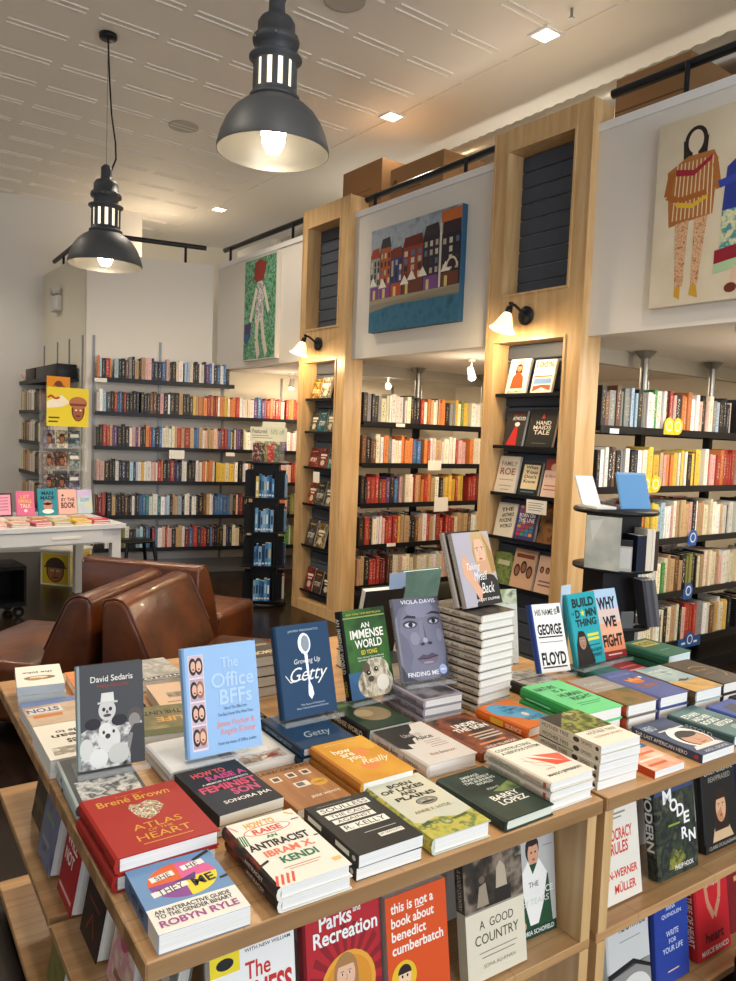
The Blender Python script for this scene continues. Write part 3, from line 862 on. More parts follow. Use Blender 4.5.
for a, b, tp, wall, roof in hx:
    ops += [('r', a, .32, b, tp, wall), ('p', [(a, tp), (a + .02, tp + .09), (b - .02, tp + .1), (b, tp)], roof), ('l', [(a, .32), (a, tp)], .006, '2a2228')]
    n = 3
    for i in range(n):
        for j in range(4):
            x = a + (b - a) * (i + .25) / n; y = .46 + (tp - .48) * j / 4
            ops.append(('r', x, y, x + (b - a) / n * .5, y + .05, rr.choice(['b5a898', '2f2a33', '5a6a8c', 'cfc4b0', '3a3036'])))
    ops.append(('r', a + .01, .32, b - .01, .44, rr.choice(['7a4a8c', 'b5502e', '6a3a2a', '8c4f3a'])))
    ops.append(('r', a + .04, .32, a + .07, .41, 'd9c47a'))
ops += [('r', .79, .32, .812, .92, 'd8cfc0'), ('r', .8, .88, 1, .98, 'c46a35'), ('r', .82, .78, 1, .88, '3a2a35')]
for cx, cy in ((.04, .5), (.16, .47), (.42, .46), (.5, .49), (.62, .5), (.86, .5)): ops.append(('p', [(cx - .05, cy - .05), (cx, cy + .04), (cx + .05, cy - .05)], 'ece6d6'))
ops += [('s', .92, .48, .06, .09, 0, 180, 'd9c9b0'), ('s', .92, .48, .045, .07, 0, 180, '3a2030')]
painting((PFX, 4.41, 2.405), -90, 1.03, .79, .05, '2f5a78', '8a7a62', ops, 'blue edged painting of a row of coloured townhouses by the water')

g = art(['2f6b4a', '3c8459', '7fb594', '235a3c', '8fc0a2'], 16, 3, 2, interp='LINEAR')
ops = [('r', .02, .01, .98, .99, g), ('p', [(.33, .95), (.48, .98), (.7, .93), (.62, .8), (.58, .74), (.4, .76), (.3, .8), (.22, .72), (.32, .84)], '8c2f2a'),
       ('p', [(.42, .76), (.58, .77), (.63, .64), (.62, .38), (.36, .36), (.4, .62)], art(['d9d4c8', '6a6a78', 'e6e0d4', '8c8c94'], 30, 6)),
       ('l', [(.4, .7), (.3, .52), (.22, .38)], .07, 'd9d2c2'), ('l', [(.62, .7), (.72, .55), (.78, .45)], .06, 'd9d2c2'),
       ('l', [(.45, .4), (.42, .2), (.5, .03)], .1, 'd6cdbb'), ('l', [(.58, .4), (.64, .2), (.74, .05)], .09, 'd6cdbb'),
       ('p', [(.04, .36), (.26, .38), (.22, .22), (.1, .16), (.03, .2)], '47396a'), ('p', [(.04, .28), (.2, .26), (.16, .18), (.06, .18)], '2f5a8c')]
painting((PFX, 6.75, 2.30), -90, .66, 1.0, .05, 'ded8cc', 'd3cfc2', ops, 'green painting of a walking woman with a red hat and a bag')

st = 'd8c6a4'
ops = []
cx = .17
ops += [('e', cx, .865, .05, .075, '2a2422'), ('p', [(cx - .055, .88), (cx - .05, .76), (cx - .02, .78), (cx, .8)], '2a2422'), ('p', [(cx + .055, .88), (cx + .05, .76), (cx + .02, .78), (cx, .8)], '2a2422'), ('e', cx, .86, .033, .06, 'd9c9b0'), ('r', cx - .012, .78, cx + .012, .81, 'd9c9b0'),
        ('p', [(cx - .12, .73), (cx - .03, .79), (cx + .08, .79), (cx + .1, .74), (cx + .09, .46), (cx - .1, .43)], 'a86a38')]
for i in range(10): ops.append(('l', [(cx - .075 + i * .017, .76), (cx - .085 + i * .0185, .46)], .005, 'e0c8a0'))
ops += [('p', [(cx - .08, .735), (cx, .71), (cx + .075, .77), (cx + .075, .745), (cx, .68), (cx - .08, .7)], '9a2438'), ('l', [(cx - .1, .72), (cx - .115, .6), (cx - .06, .565), (cx + .06, .58)], .03, 'a4602c'), ('p', [(cx - .08, .56), (cx, .535), (cx + .07, .57), (cx + .06, .545), (cx, .51), (cx - .07, .53)], 'd9b030'), ('l', [(cx + .09, .72), (cx + .11, .58)], .025, 'a86a38'),
        ('p', [(cx - .07, .44), (cx - .01, .45), (cx - .02, .1), (cx - .055, .1)], art(['b06a48', 'd9b48c', '8c4a30'], 60, 2)), ('p', [(cx + .015, .45), (cx + .07, .455), (cx + .045, .1), (cx + .015, .1)], art(['b06a48', 'd9b48c', '8c4a30'], 60, 3)), ('p', [(cx - .055, .1), (cx - .03, .1), (cx - .03, .03), (cx - .055, .05)], 'c9992e'), ('p', [(cx + .015, .1), (cx + .04, .1), (cx + .05, .03), (cx + .01, .05)], 'c9992e')]
cx = .40
ops += [('e', cx, .83, .05, .07, '241f1e'), ('e', cx + .008, .81, .036, .06, 'd6c2ae'), ('l', [(cx - .03, .815), (cx + .0, .82)], .016, '2a2a1e'), ('l', [(cx + .015, .82), (cx + .04, .822)], .016, '2a2a1e'), ('r', cx - .012, .71, cx + .014, .76, 'd6c2ae'),
        ('p', [(cx - .09, .68), (cx - .04, .73), (cx + .06, .73), (cx + .1, .66), (cx + .09, .44), (cx - .1, .46)], '2c3a8c'), ('l', [(cx - .12, .6), (cx - .04, .62), (cx + .08, .64)], .04, '3444a0'), ('l', [(cx, .73), (cx - .015, .48)], .008, '1c2660'),
        ('p', [(cx - .1, .46), (cx + .09, .47), (cx + .1, .24), (cx - .1, .22)], art(['5aa8a0', 'd9d6a8', '2f7a8c', '8cc4a0'], 26, 5)), ('p', [(cx - .12, .26), (cx - .02, .28), (cx + .06, .3), (cx + .08, .24), (cx - .12, .18)], '8c1f30'), ('p', [(cx - .12, .19), (cx + .12, .24), (cx + .12, .19), (cx - .12, .14)], 'a8c49a'),
        ('l', [(cx - .03, .17), (cx - .04, .08)], .02, 'd9b8a0'), ('l', [(cx + .05, .18), (cx + .04, .08)], .02, 'd9b8a0'), ('e', cx - .045, .06, .025, .025, '6a2f20'), ('e', cx + .04, .065, .025, .025, '6a2f20')]
painting((PFX, 1.80, 2.325), -90, 1.24, .94, .045, 'd9d2c4', art(['d8ccb4', 'd2c4a8', 'dccfb8'], 3, 8), ops, 'large beige canvas painted with two standing women')

# ------------------------------------------------------------------ armchairs
def slipper_chair(x, y, yaw, label):
    t = thing('leather_chair', label, 'armchair', (x, y, 0), R(yaw), group='brown leather slipper chairs')
    W = .41
    bm = bmesh.new()
    prof = [(0.012, .10), (.012, .74), (.03, .765), (.075, .775), (.115, .765), (.145, .735), (.20, .62), (.255, .50), (.29, .40), (.30, .10)]
    ring = [[bm.verts.new((sx * W, -p[0], p[1])) for p in prof] for sx in (-1, 1)]
    n = len(prof)
    for i in range(n): bm.faces.new((ring[0][i], ring[0][(i + 1) % n], ring[1][(i + 1) % n], ring[1][i]))
    bm.faces.new(ring[0][::-1]); bm.faces.new(ring[1])
    bmesh.ops.recalc_face_normals(bm, faces=bm.faces[:])
    ed = [e for e in bm.edges if abs(e.verts[0].co.x - e.verts[1].co.x) < 1e-6]
    bmesh.ops.bevel(bm, geom=ed, offset=.022, segments=3, profile=.5, affect='EDGES')
    m = MB(); m.bm(bm, LEATHER); m.build('backrest', t)
    m = MB()
    for s in (-1, 1):
        q = [(s * (W - .012), -p[0] + .0, p[1] + .0) for p in prof[1:-2]]
        m.tube(q, .006, LEATHER, 6)
    m.build('piping', t)
    m = MB(); bm = bmesh.new(); bmesh.ops.create_cube(bm, size=1)
    for v in bm.verts: v.co = Vector((v.co.x * 2 * W, -.305 - .55 * (v.co.y + .5), .11 + .31 * (v.co.z + .5)))
    bmesh.ops.subdivide_edges(bm, edges=bm.edges[:], cuts=5, use_grid_fill=True)
    for v in bm.verts:
        if v.co.z > .4:
            u = v.co.x / W; w_ = (v.co.y + .58) / .275; v.co.z += .035 * (1 - u * u) * (1 - min(1, w_ * w_))
    sh = [e for e in bm.edges if len(e.link_faces) == 2 and e.calc_face_angle() > .9]
    bmesh.ops.bevel(bm, geom=sh, offset=.04, segments=4, profile=.5, affect='EDGES')
    m.bm(bm, LEATHER); m.build('seat', t)
    for sx in (-1, 1):
        for yy in (-.06, -.78):
            m = MB(); m.cyl((sx * .34, yy, 0), (sx * .34, yy, .112), .018, BLACKW, r2=.026); m.build('leg', t)
    return t
slipper_chair(1.405, 3.90, 45, 'brown leather chair turned towards the book tables, back to back with another')
slipper_chair(1.385, 3.925, 225, 'brown leather chair facing the white table, its rounded seat in front')
slipper_chair(1.62, 4.50, 128, 'brown leather chair behind the back to back pair, seen from its back')

# ------------------------------------------------------------------ white table corner
YT = 4
TW = Matrix.Translation((2.21, 6.42, 0)) @ Matrix.Rotation(R(YT), 4, 'Z')
def tw(x, y, z=0): return TW @ Vector((x, y, z))
t = thing('white_table', 'white table with a drawer holding small gift books', 'table', (2.21, 6.42, 0), R(YT))
TWM = mat('d9dde2', .35)
m = MB(); m.box((-2.4, 0, .725), (0, 1.16, .76), TWM); m.build('table_top', t)
m = MB(); m.box((-2.36, .03, .6), (-.04, .05, .7245), TWM); m.box((-2.36, .95, .6), (-.04, .97, .7245), TWM); m.box((-.06, .05, .6), (-.04, .95, .7245), TWM); m.build('apron', t)
for x in (-.11, -2.36):
    for y in (.03, .9):
        m = MB(); m.box((x, y, 0), (x + .075, y + .075, .7245), TWM); m.build('leg', t)
m = MB(); m.box((-1.15, .012, .615), (-.2, .0295, .715), TWM); d = m.build('drawer', t)
m = MB(); m.box((-.62, .006, .655), (-.38, .0118, .675), WHITEP); m.build('drawer_pull', d)
t = thing('black_cart', 'black rolling cart under the white table', 'cart', tw(-1.06, .38), R(YT))
m = MB(); m.box((-.3, -.2, .1), (.3, .2, .13), BLACKW); m.box((-.3, -.2, .40), (.3, .2, .43), BLACKW); m.box((-.3, .17, .13), (.3, .2, .4), BLACKW); m.box((.28, -.2, .13), (.3, .17, .4), BLACKW); m.box((-.3, -.2, .13), (-.28, .17, .4), BLACKW); m.build('cart_body', t)
for sx in (-.25, .25):
    for sy in (-.15, .15):
        m = MB(); m.box((sx - .02, sy - .015, .07), (sx + .02, sy + .015, .1), STEEL); m.cyl((sx, sy - .016, .045), (sx, sy + .016, .045), .045, BLACK, 18); m.cyl((sx, sy - .019, .045), (sx, sy + .019, .045), .018, STEEL, 12); m.build('caster', t)
T0 = tw(-.02, 1.25)
t = thing('printed_carton', 'white and yellow box printed with two cartoon faces under the white table', 'box', (2.10, 7.85, 0), R(38))
m = MB(); m.box((-.17, -.17, 0), (.17, .17, .33), mat('e9dfae', .5)); m.build('carton', t)
m = MB(); m.rbox((-.18, -.18, .331), (.18, .18, .36), mat('f2efe6', .5), .006); m.build('lid', t)
def portrait(sk, hat):
    return [('r', .06, .05, .94, .95, 'd9b92c'), ('e', .5, .45, .3, .36, '3a2018'), ('e', .5, .44, .26, .32, sk), ('s', .5, .55, .34, .3, 0, 180, hat), ('r', .12, .53, .88, .58, hat), ('e', .4, .45, .05, .03, 'f2efe6'), ('e', .6, .45, .05, .03, 'f2efe6'), ('e', .4, .45, .025, .025, '20140f'), ('e', .6, .45, .025, .025, '20140f'), ('l', [(.5, .44), (.46, .33), (.54, .33)], .02, '5a2f1c'), ('e', .5, .24, .12, .03, '7a3026')]
p = Print(lambda u, v, k: (-.17 + u * .34, -.1702 - .0001 * k, v * .33)); p.draw(portrait('8c5636', '3a2418')); p.build(t, 'printed_face')
p = Print(lambda u, v, k: (-.1702 - .0001 * k, .17 - u * .34, v * .33)); p.draw([('r', .03, .03, .97, .97, 'efe9d2')] + portrait('a06a42', '4a3a2a')); p.build(t, 'printed_face')

t = thing('black_stool', 'small black metal stool in front of the far shelves', 'stool', (2.68, 7.50, 0))
m = MB(); m.rbox((-.15, -.15, .43), (.15, .15, .455), BLACK, .01); m.build('seat', t)
for sx in (-1, 1):
    for sy in (-1, 1):
        m = MB(); m.cyl((sx * .13, sy * .13, .43), (sx * .19, sy * .19, 0), .018, BLACK); m.build('leg', t)

# acrylic rack with the yellow poster, in front of the return shelves
RX, RY, RYAW = 1.965, 7.42, 10
TRK = Matrix.Translation((RX, RY, 0)) @ Matrix.Rotation(R(RYAW), 4, 'Z')
t = thing('magazine_rack', 'clear acrylic book rack on the white table under the yellow poster', 'display rack', (RX, RY, 0), R(RYAW))
m = MB(); m.box((-.19, -.03, .7606), (.19, .11, .768), ACRYLIC); m.build('base', t)
for z in (.95, 1.155, 1.36):
    m = MB(); m.box((-.19, -.04, z), (.19, .10, z + .006), ACRYLIC); m.box((-.19, -.045, z), (.19, -.04, z + .05), ACRYLIC); m.build('pocket', t)
m = MB(); m.box((-.195, .112, .7606), (.195, .118, 1.86), ACRYLIC); m.box((-.195, -.045, .7606), (-.19, .112, 1.56), ACRYLIC); m.box((.19, -.045, .7606), (.195, .112, 1.56), ACRYLIC); m.build('frame', t)
TWO = [('e', .5, .5, .3, .36, '3a241c'), ('e', .5, .46, .22, .27, '7a4a38')]
yy = 0
for z, row in ((.957, ('6a4a40', '4a3f48', '6a6f8c')), (1.162, ('8c6a5a', '7a4a3a', '7f9aa0')), (1.367, ('6a5a7a', 'c9c4a0', '4f7a8c'))):
    for i, c in enumerate(row):
        p = TRK @ Vector((-.125 + i * .122, .06, z))
        book('rack_book', .105, .165, .012, art([c, '2a2426', c, 'b9a898'], 26, i + z * 9, 2), p.x, p.y, p.z, RYAW, 9,
             ops=face(.5, .5, .2, .24, '8c5a42', '231a18') if i < 2 else [('r', .1, .6, .9, .8, 'e6e0d4')], hard=False,
             label='%s small book in the %s pocket row of the acrylic rack' % (('first', 'second', 'third')[i], {.957: 'lowest', 1.162: 'middle', 1.367: 'upper'}[z]), group='books in the acrylic rack')
t = thing('poster', 'yellow poster with a hatted cartoon head on the acrylic rack', 'poster', TRK @ Vector((0, -.05, 1.57)), R(RYAW))
m = MB(); m.box((-.2, 0, 0), (.2, .008, .36), mat('e3cf3a', .4)); m.build('sheet', t)
p = Print(lambda u, v, k: (-.2 + u * .4, -.0002 - .0001 * k, v * .36))
p.draw([('p', [(0, .62), (.35, .8), (.55, .62), (.35, .5), (0, .45)], 'efe6d2'), ('l', [(.02, .72), (.1, .78), (.2, .7), (.3, .74)], .05, 'b53a2c'), ('r', .04, .2, .3, .24, '5a4a2a'), ('r', .04, .1, .26, .14, '5a4a2a'),
        ('e', .74, .44, .16, .3, '4a241c'), ('e', .74, .42, .13, .26, '9a5a44'), ('e', .74, .62, .22, .16, 'b0704f'), ('r', .54, .54, .94, .6, '7a3a2c'), ('e', .69, .43, .03, .02, 'f2efe6'), ('e', .8, .43, .03, .02, 'f2efe6'), ('e', .74, .28, .06, .02, '5a1f1a')])
p.build(t, 'printed_picture')
t = thing('poster', 'small orange poster standing on top of the yellow one', 'poster', TRK @ Vector((-.06, .02, 1.60)), R(RYAW))
m = MB(); m.box((-.11, 0, 0), (.11, .006, .43), mat('d98a26', .4)); m.build('sheet', t)
p = Print(lambda u, v, k: (-.11 + u * .22, -.0002 - .0001 * k, v * .43)); p.draw([('e', .5, .78, .2, .13, '6a3a22'), ('e', .32, .72, .12, .1, 'b5602a'), ('e', .68, .72, .13, .1, '8c4a2a')]); p.build(t, 'printed_picture')
for x0, y0, w, nm in ((2.12, 8.35, .9, 'long black storage box on the top return shelf near the corner'), (2.12, 9.3, .45, 'short black storage box on the top return shelf by the far end')):
    m = MB(); m.rbox((-.1, 0, 0), (.1, w, .15), BLACKW, .006)
    o = m.build('storage_box', loc=(x0 + .1, y0, 2.0706)); tag(o, nm, 'box')
m = MB(); bm = bmesh.new(); bmesh.ops.create_icosphere(bm, subdivisions=3, radius=.08)
for v in bm.verts: v.co *= 1 + .35 * math.sin(v.co.x * 60) * math.sin(v.co.y * 55 + 1) * math.sin(v.co.z * 50); v.co.z = max(-.06, v.co.z)
m.bm(bm, art(['d98a7a', 'f0d9cc', 'c46a5a'], 18, 3)); o = m.build('plush_toy', loc=(2.2, 9.87, 2.0706 + .0605)); tag(o, 'pink plush toy at the far end of the top return shelf', 'toy')

# ------------------------------------------------------------------ spinner racks
def boxbook(name, M, th, dp, ht, cover, label, group, cat='book', ops=None):
    """small upright book, spine or cover to -y; base centre at M"""
    r = thing(name, label, cat, group=group, M=M)
    m = MB(); c = pick(cover); b = .0012
    m.box((-th / 2, 0, 0), (th / 2, b, ht), c); m.box((-th / 2, b, 0), (-th / 2 + b, dp, ht), c); m.box((th / 2 - b, b, 0), (th / 2, dp, ht), c)
    m.build('cover', r)
    m = MB(); m.box((-th / 2 + b + .0002, b + .0002, .001), (th / 2 - b - .0002, dp - .001, ht - .001), PAGE); m.build('page_block', r)
    if ops:
        p = Print(lambda u, v, k: (-th / 2 + u * th, -.0001 * k, v * ht)); p.draw(ops); p.build(r)
    return r

SX, SY, SA = 3.42, 6.16, R(-33)
TS = Matrix.Translation((SX, SY, 0)) @ Matrix.Rotation(SA, 4, 'Z')
t = thing('spinner_rack', 'tall black spinner rack of blue paperbacks beside the pillar with the green painting', 'spinner rack', (SX, SY, 0), SA)
m = MB(); m.lathe([(0, 0), (.21, 0), (.21, .03), (0, .03)], BLACK); m.build('base', t)
m = MB(); m.box((-.118, -.118, .0302), (.118, .118, 1.30), BLACKW); m.build('column', t)
tiers = (.06, .38, .69, 1.0)
for z in tiers:
    m = MB(); m.box((-.195, -.195, z - .012), (.195, .195, z), BLACKW)
    for s in (-1, 1):
        m.box((s * .092 - .004, -.19, z), (s * .092 + .004, -.118, z + .24), BLACKW); m.box((s * .092 - .004, .118, z), (s * .092 + .004, .19, z + .24), BLACKW)
        m.box((-.19, s * .092 - .004, z), (-.118, s * .092 + .004, z + .24), BLACKW); m.box((.118, s * .092 - .004, z), (.17, s * .092 + .004, z + .24), BLACKW)
    m.build('tier', t)
m = MB(); m.lathe([(0, 1.3002), (.205, 1.3002), (.205, 1.32), (0, 1.32)], BLACK); m.build('top_disc', t)
blu = ['2f5f9a', '24518c', '3f7ab0', '5a93bd', '1f3f6a', '7fa9c9', '3a6a8f']
rr = random.Random(21)
TN = ('lowest', 'second lowest', 'second highest', 'highest')
for ti, z in enumerate(tiers):
    for si, ang in enumerate((0, -90, 90)):
        F = TS @ Matrix.Rotation(R(ang), 4, 'Z')
        x = -.084; k = 0
        while x < .078:
            th = rr.uniform(.018, .03)
            if x + th > .086: break
            tok = rr.choice(blu) if si == 0 or rr.random() < .6 else rr.choice(['c9c2b0', 'b5402e', 'd9b84a', '8fa9b0', 'e0d9cc'])
            if si == 0 and k == 0 and ti == 3: tok = 'c9b45a'
            dp = rr.uniform(.055, .062); ht = rr.uniform(.17, .215)
            sd = ('front', 'left', 'right')[si]
            boxbook('rack_paperback', F @ Matrix.Translation((x + th / 2, -.188, z + .0004)), th - .0012, dp, ht, tok,
                    '%s paperback from the edge, %s face, %s tier of the tall spinner rack' % (ORF[k], sd, TN[ti]), 'paperbacks in the tall spinner rack', ops=[('r', .2, .35, .8, .75, rr.choice(['dfe6ea', '1f2f4a', 'c9b45a', '9fc0d8', '22385f'])), ('r', .15, .08, .85, .16, 'd9dde0')])
            x += th; k += 1
for i, (c, th) in enumerate((('5a2a30', .055), ('4a3a34', .05), ('7a7a4a', .022), ('b53a2e', .06), ('5a6a5a', .05))):
    x = -.13 + sum((.057, .052, .024, .062, .052)[:i]) + th / 2
    boxbook('rack_top_book', TS @ Matrix.Translation((x, -.06, 1.3206)), th, .12, .17, art([c, c, 'd9c9b0', c], 30, i, 2, lo=.3, hi=.9), '%s thick book standing on top of the tall spinner rack' % ('maroon', 'brown', 'thin olive', 'bright red', 'grey green')[i], 'books on top of the tall spinner rack')
t = thing('sign_holder', 'white printed sign standing above the books on the tall spinner rack', 'sign', TS @ Vector((0, .075, 1.3206)), SA)
m = MB(); m.box((-.15, 0, 0), (.15, .006, .30), ACRYLIC); m.build('stand', t)
m = MB(); m.box((-.17, -.004, .185), (.17, -.0006, .315), mat('c9cbbb', .5)); m.box((-.06, -.0035, .3152), (.15, -.001, .365), mat('d2d3c4', .5)); m.build('card', t)
p = Print(lambda u, v, k: (-.17 + u * .34, -.0042 - .0001 * k, .185 + v * .13)); p.draw([('t', 'Featured', .06, .55, .45, .85, '4a4a40'), ('t', '50% off', .55, .5, .92, .85, '7aa070'), ('r', .06, .2, .6, .26, '8a8a7c'), ('r', .06, .36, .5, .42, '8a8a7c')]); p.build(t, 'printing')

QX, QY, QA = 3.24, 2.28, R(-20)
TQ = Matrix.Translation((QX, QY, 0)) @ Matrix.Rotation(QA, 4, 'Z')
t = thing('spinner_rack', 'round topped black spinner rack of notebooks before the two women bay', 'spinner rack', (QX, QY, 0), QA)
m = MB(); m.lathe([(0, 0), (.2, 0), (.2, .03), (0, .03)], BLACK); m.build('base', t)
m = MB(); m.box((-.1, -.075, .0302), (.1, .1, 1.262), BLACKW); m.build('column', t)
for z in (.42, .72, 1.0):
    m = MB(); m.lathe([(0, z - .014), (.195, z - .014), (.195, z), (0, z)], BLACKW); m.build('tier', t)
m = MB(); m.lathe([(0, 1.2622), (.2, 1.2622), (.205, 1.27), (.205, 1.278), (.2, 1.284), (0, 1.284)], BLACK); m.build('top_disc', t)
def q(x, y, z, a): return TQ @ Matrix.Translation((x, y, z)) @ Matrix.Rotation(R(a), 4, 'Z')
boxbook('print_sleeve', q(-.15, -.125, 1.0006, -55), .17, .008, .255, art(['9aa09c', 'b0b5b0', 'c2c4ba'], 9, 3), 'large silvery print in a clear sleeve on the round topped spinner', None, 'print', [('p', [(.1, .9), (.5, .95), (.2, .5)], 'c9cdc9')])
boxbook('card_pack', q(-.07, -.185, 1.0006, -35), .075, .012, .15, 'b5b4ae', 'pale grey card pack with a black top on the round topped spinner', None, 'card pack', [('r', 0, .8, 1, 1, '26262a'), ('r', .08, .1, .92, .74, 'c9c9c6')])
for i, (c, th) in enumerate((('0f1830', .05), ('ded6c6', .03), ('e6e0d2', .014), ('40302c', .02))):
    boxbook('notebook', q(.0 + sum((.052, .032, .016, .022)[:i]) + th / 2, -.188, 1.0006, 0), th, .1, (.17, .2, .2, .19)[i], c, '%s notebook spine on the upper tier of the round topped spinner' % ('dark navy', 'wide cream', 'thin cream', 'dark brown')[i], 'notebooks on the round topped spinner')
for i in range(4):
    boxbook('notebook', q(.095 + i * .019, -.19, .7266, 0) @ Matrix.Rotation(R(-12), 4, 'Y'), .018, .075, .235, ('3a3b44', '54555f', '45464e', '6a6a70')[i], '%s leaning grey notebook on the middle tier of the round topped spinner' % ORF[i], 'leaning grey notebooks')
boxbook('card_pack', q(-.02, -.175, .7206, 0), .07, .008, .08, '5a5f62', 'small dark grey card in the middle tier of the round topped spinner', None, 'card')
t = thing('notebook_stand', 'white folding easel on top of the round topped spinner', 'stand', q(-.11, .035, 1.2846, 0).translation, QA)
m = MB(); m.box((-.05, -.11, 0), (.06, .06, .012), WHITEP); m.build('foot', t)
m = MB(); m.prism([(.0, .0125), (.02, .0125), (.10, .15), (.085, .15)], -.045, .055, WHITEP, Matrix.Rotation(R(90), 4, 'Z')); m.build('prop', t)
P_ = q(.055, -.075, 1.2846, -8)
book('notebook', .165, .185, .016, '5f93c6', P_.translation.x, P_.translation.y, P_.translation.z, -20, 20, hard=True, label='plain sky blue notebook propped on top of the round topped spinner', ops=[('r', 0, .94, 1, 1, '7fa9d2')])

# ------------------------------------------------------------------ books in the pillar niches
def niche(y, z, w, h, base, label, ops=(), t_=.02, lean=13, hard=False, x=3.655, grp=None):
    if y < 4: w *= 1.14; h *= 1.06
    o = 3.722 - h * math.sin(R(lean)) - .004
    return book('niche_book', w, h, t_, base, o, y, z + .0006, -90, lean, ops=ops, hard=hard, label=label, group=grp)
BK = '2a2826'
niche(3.372, 1.885, .15, .225, 'e9e2d6', 'white book with a woman in orange on the top ledge of the lit pillar', face(.5, .74, .12, .09, 'c98a66', '4a2f20', 1.6) + [('p', [(.2, .18), (.25, .5), (.42, .62), (.58, .62), (.76, .5), (.82, .18)], 'd9502a'), ('t', 'BECOMING', .12, .06, .88, .12, '8a6a4a'), ('r', .3, .9, .7, .925, '6a5a4a')])
niche(3.165, 1.885, .145, .21, 'ece6dc', 'white book with orange and blue bands on the top ledge of the lit pillar', [('t', '100%', .08, .78, .92, .94, 'd9602a', .03), ('r', .08, .58, .92, .74, 'a9c2e0'), ('r', .08, .5, .92, .54, 'd9602a'), ('r', .08, .3, .92, .46, '6f93c9'), ('p', [(.08, .08), (.5, .2), (.92, .1), (.92, .26), (.5, .28), (.08, .24)], 'd9502a')])
niche(3.375, 1.553, .145, .225, '343231', 'dark book with a red cloaked figure on the second ledge of the lit pillar', [('t', 'MARGARET', .35, .86, .9, .9, 'c9402e'), ('t', 'ATWOOD', .3, .74, .94, .84, 'e9e4da', .02), ('p', [(.18, .05), (.5, .6), (.62, .62), (.7, .05)], 'c4302a'), ('e', .58, .63, .13, .06, 'efe9e0')])
niche(3.155, 1.553, .19, .235, '2c2b29', 'dark book with a white title on the second ledge of the lit pillar', [('p', [(.44, .76), (.5, .9), (.57, .76)], 'c4402e'), ('t', 'HAND', .28, .6, .82, .7, 'e6e0d6', .02), ('t', 'MAIDS', .2, .48, .84, .58, 'e6e0d6', .02), ('t', 'TALE', .24, .35, .82, .46, 'e6e0d6', .02), ('r', .25, .12, .75, .13, '8a8478')])
niche(3.42, 1.25, .155, .235, 'd3c7b6', 'beige book with large grey lettering on the third ledge of the lit pillar', [('t', 'FAMILY', .14, .74, .9, .86, '6a6258'), ('t', 'ROE', .14, .5, .86, .68, '8c4438', .02), ('r', .15, .36, .85, .38, '8a8072'), ('r', .2, .2, .8, .22, '8a8072'), ('r', .3, .1, .7, .12, '8a8072')])
niche(3.228, 1.25, .145, .205, '26241f', 'black bordered book with a cream page on the third ledge of the lit pillar', [('r', .1, .2, .9, .92, 'e0cfa8')] + [('t', w_, .2, .8 - i * .14, .8, .9 - i * .14, '33302a', .03) for i, w_ in enumerate(('What', 'You', 'Don\'t', 'Know'))] + [('r', .15, .1, .8, .14, '4f7a8c')])
niche(3.045, 1.25, .125, .235, 'e3c4b5', 'pink book with a red top on the third ledge of the lit pillar', [('r', 0, .7, 1, 1, '8c3a30'), ('e', .5, .78, .2, .1, 'd9a890'), ('t', 'a family', .1, .5, .9, .6, '8a3a2e'), ('r', .1, .3, .9, .33, 'b5705c'), ('r', .1, .2, .9, .23, 'b5705c')])
niche(3.415, .965, .15, .215, 'd9d0bc', 'cream book with a bold broken black title on the fourth ledge of the lit pillar', [('t', w_, .2 + .06 * (i % 2), .76 - i * .16, .8 + .06 * (i % 2), .87 - i * .16, '2f2c28', .04, 0, 8) for i, w_ in enumerate(('THE', 'ANTHRO', 'POCENE', 'WORLD'))])
niche(3.235, .965, .15, .235, '3c3566', 'purple book with rows of coloured blocks on the fourth ledge of the lit pillar', [('r', .1 + .2 * i, .12 + .1 * j, .27 + .2 * i, .2 + .1 * j, ('b53a2e', '3f6fb0', '8c3f8c', '2f8c7a', 'c98a2e')[(i * 3 + j * 2) % 5]) for i in range(4) for j in range(8) if j not in (4, 5)] + [('t', 'BORN ON', .12, .6, .88, .7, 'efe9e4', .03), ('t', 'THE LINE', .12, .48, .88, .58, 'efe9e4', .03)])
niche(3.05, .965, .13, .24, art(['2a241c', '6a4a26', '8c5a2a', '1f1a18'], 14, 2), 'dark amber book on the fourth ledge of the lit pillar')
niche(3.42, .655, .15, .2, art(['4a5a2f', '7a8c4a', '2f3a1f'], 18, 4), 'leafy green book on the lowest ledge of the lit pillar', [('r', .2, .6, .8, .75, 'c9c4a0')])
niche(3.24, .655, .16, .24, 'c9a07f', 'tan book with three dark faces on the lowest ledge of the lit pillar', sum([[('e', .22 + .28 * i, .45 + .1 * (i % 2), .14, .16, '33231e'), ('e', .22 + .28 * i, .44 + .1 * (i % 2), .09, .11, '8c5a44')] for i in range(3)], []) + [('r', .1, .78, .9, .88, '7a3a2c')])
niche(3.05, .655, .14, .225, 'd9b39c', 'pinkish book with a row of small heads on the lowest ledge of the lit pillar', sum([[('e', .22 + .28 * i, .62, .1, .09, '33231e'), ('e', .22 + .28 * i, .61, .06, .06, 'a0704f')] for i in range(3)], []) + [('r', .15, .3, .85, .34, '7a5a4a'), ('r', .15, .2, .85, .24, '7a5a4a')])
t = thing('shelf_card', 'white handwritten card below the third ledge of the lit pillar', 'card', (3.60, 3.10, 1.155), R(-90))
m = MB(); m.box((-.08, -.002, 0), (.08, 0, .085), mat('efeadd', .5)); m.build('card', t)
p = Print(lambda u, v, k: (-.08 + u * .16, -.0021 - .0001 * k, v * .085)); p.draw([('r', .1, .75 - .17 * i, .85 - .1 * (i % 2), .79 - .17 * i, '6a665e') for i in range(4)]); p.build(t, 'writing')
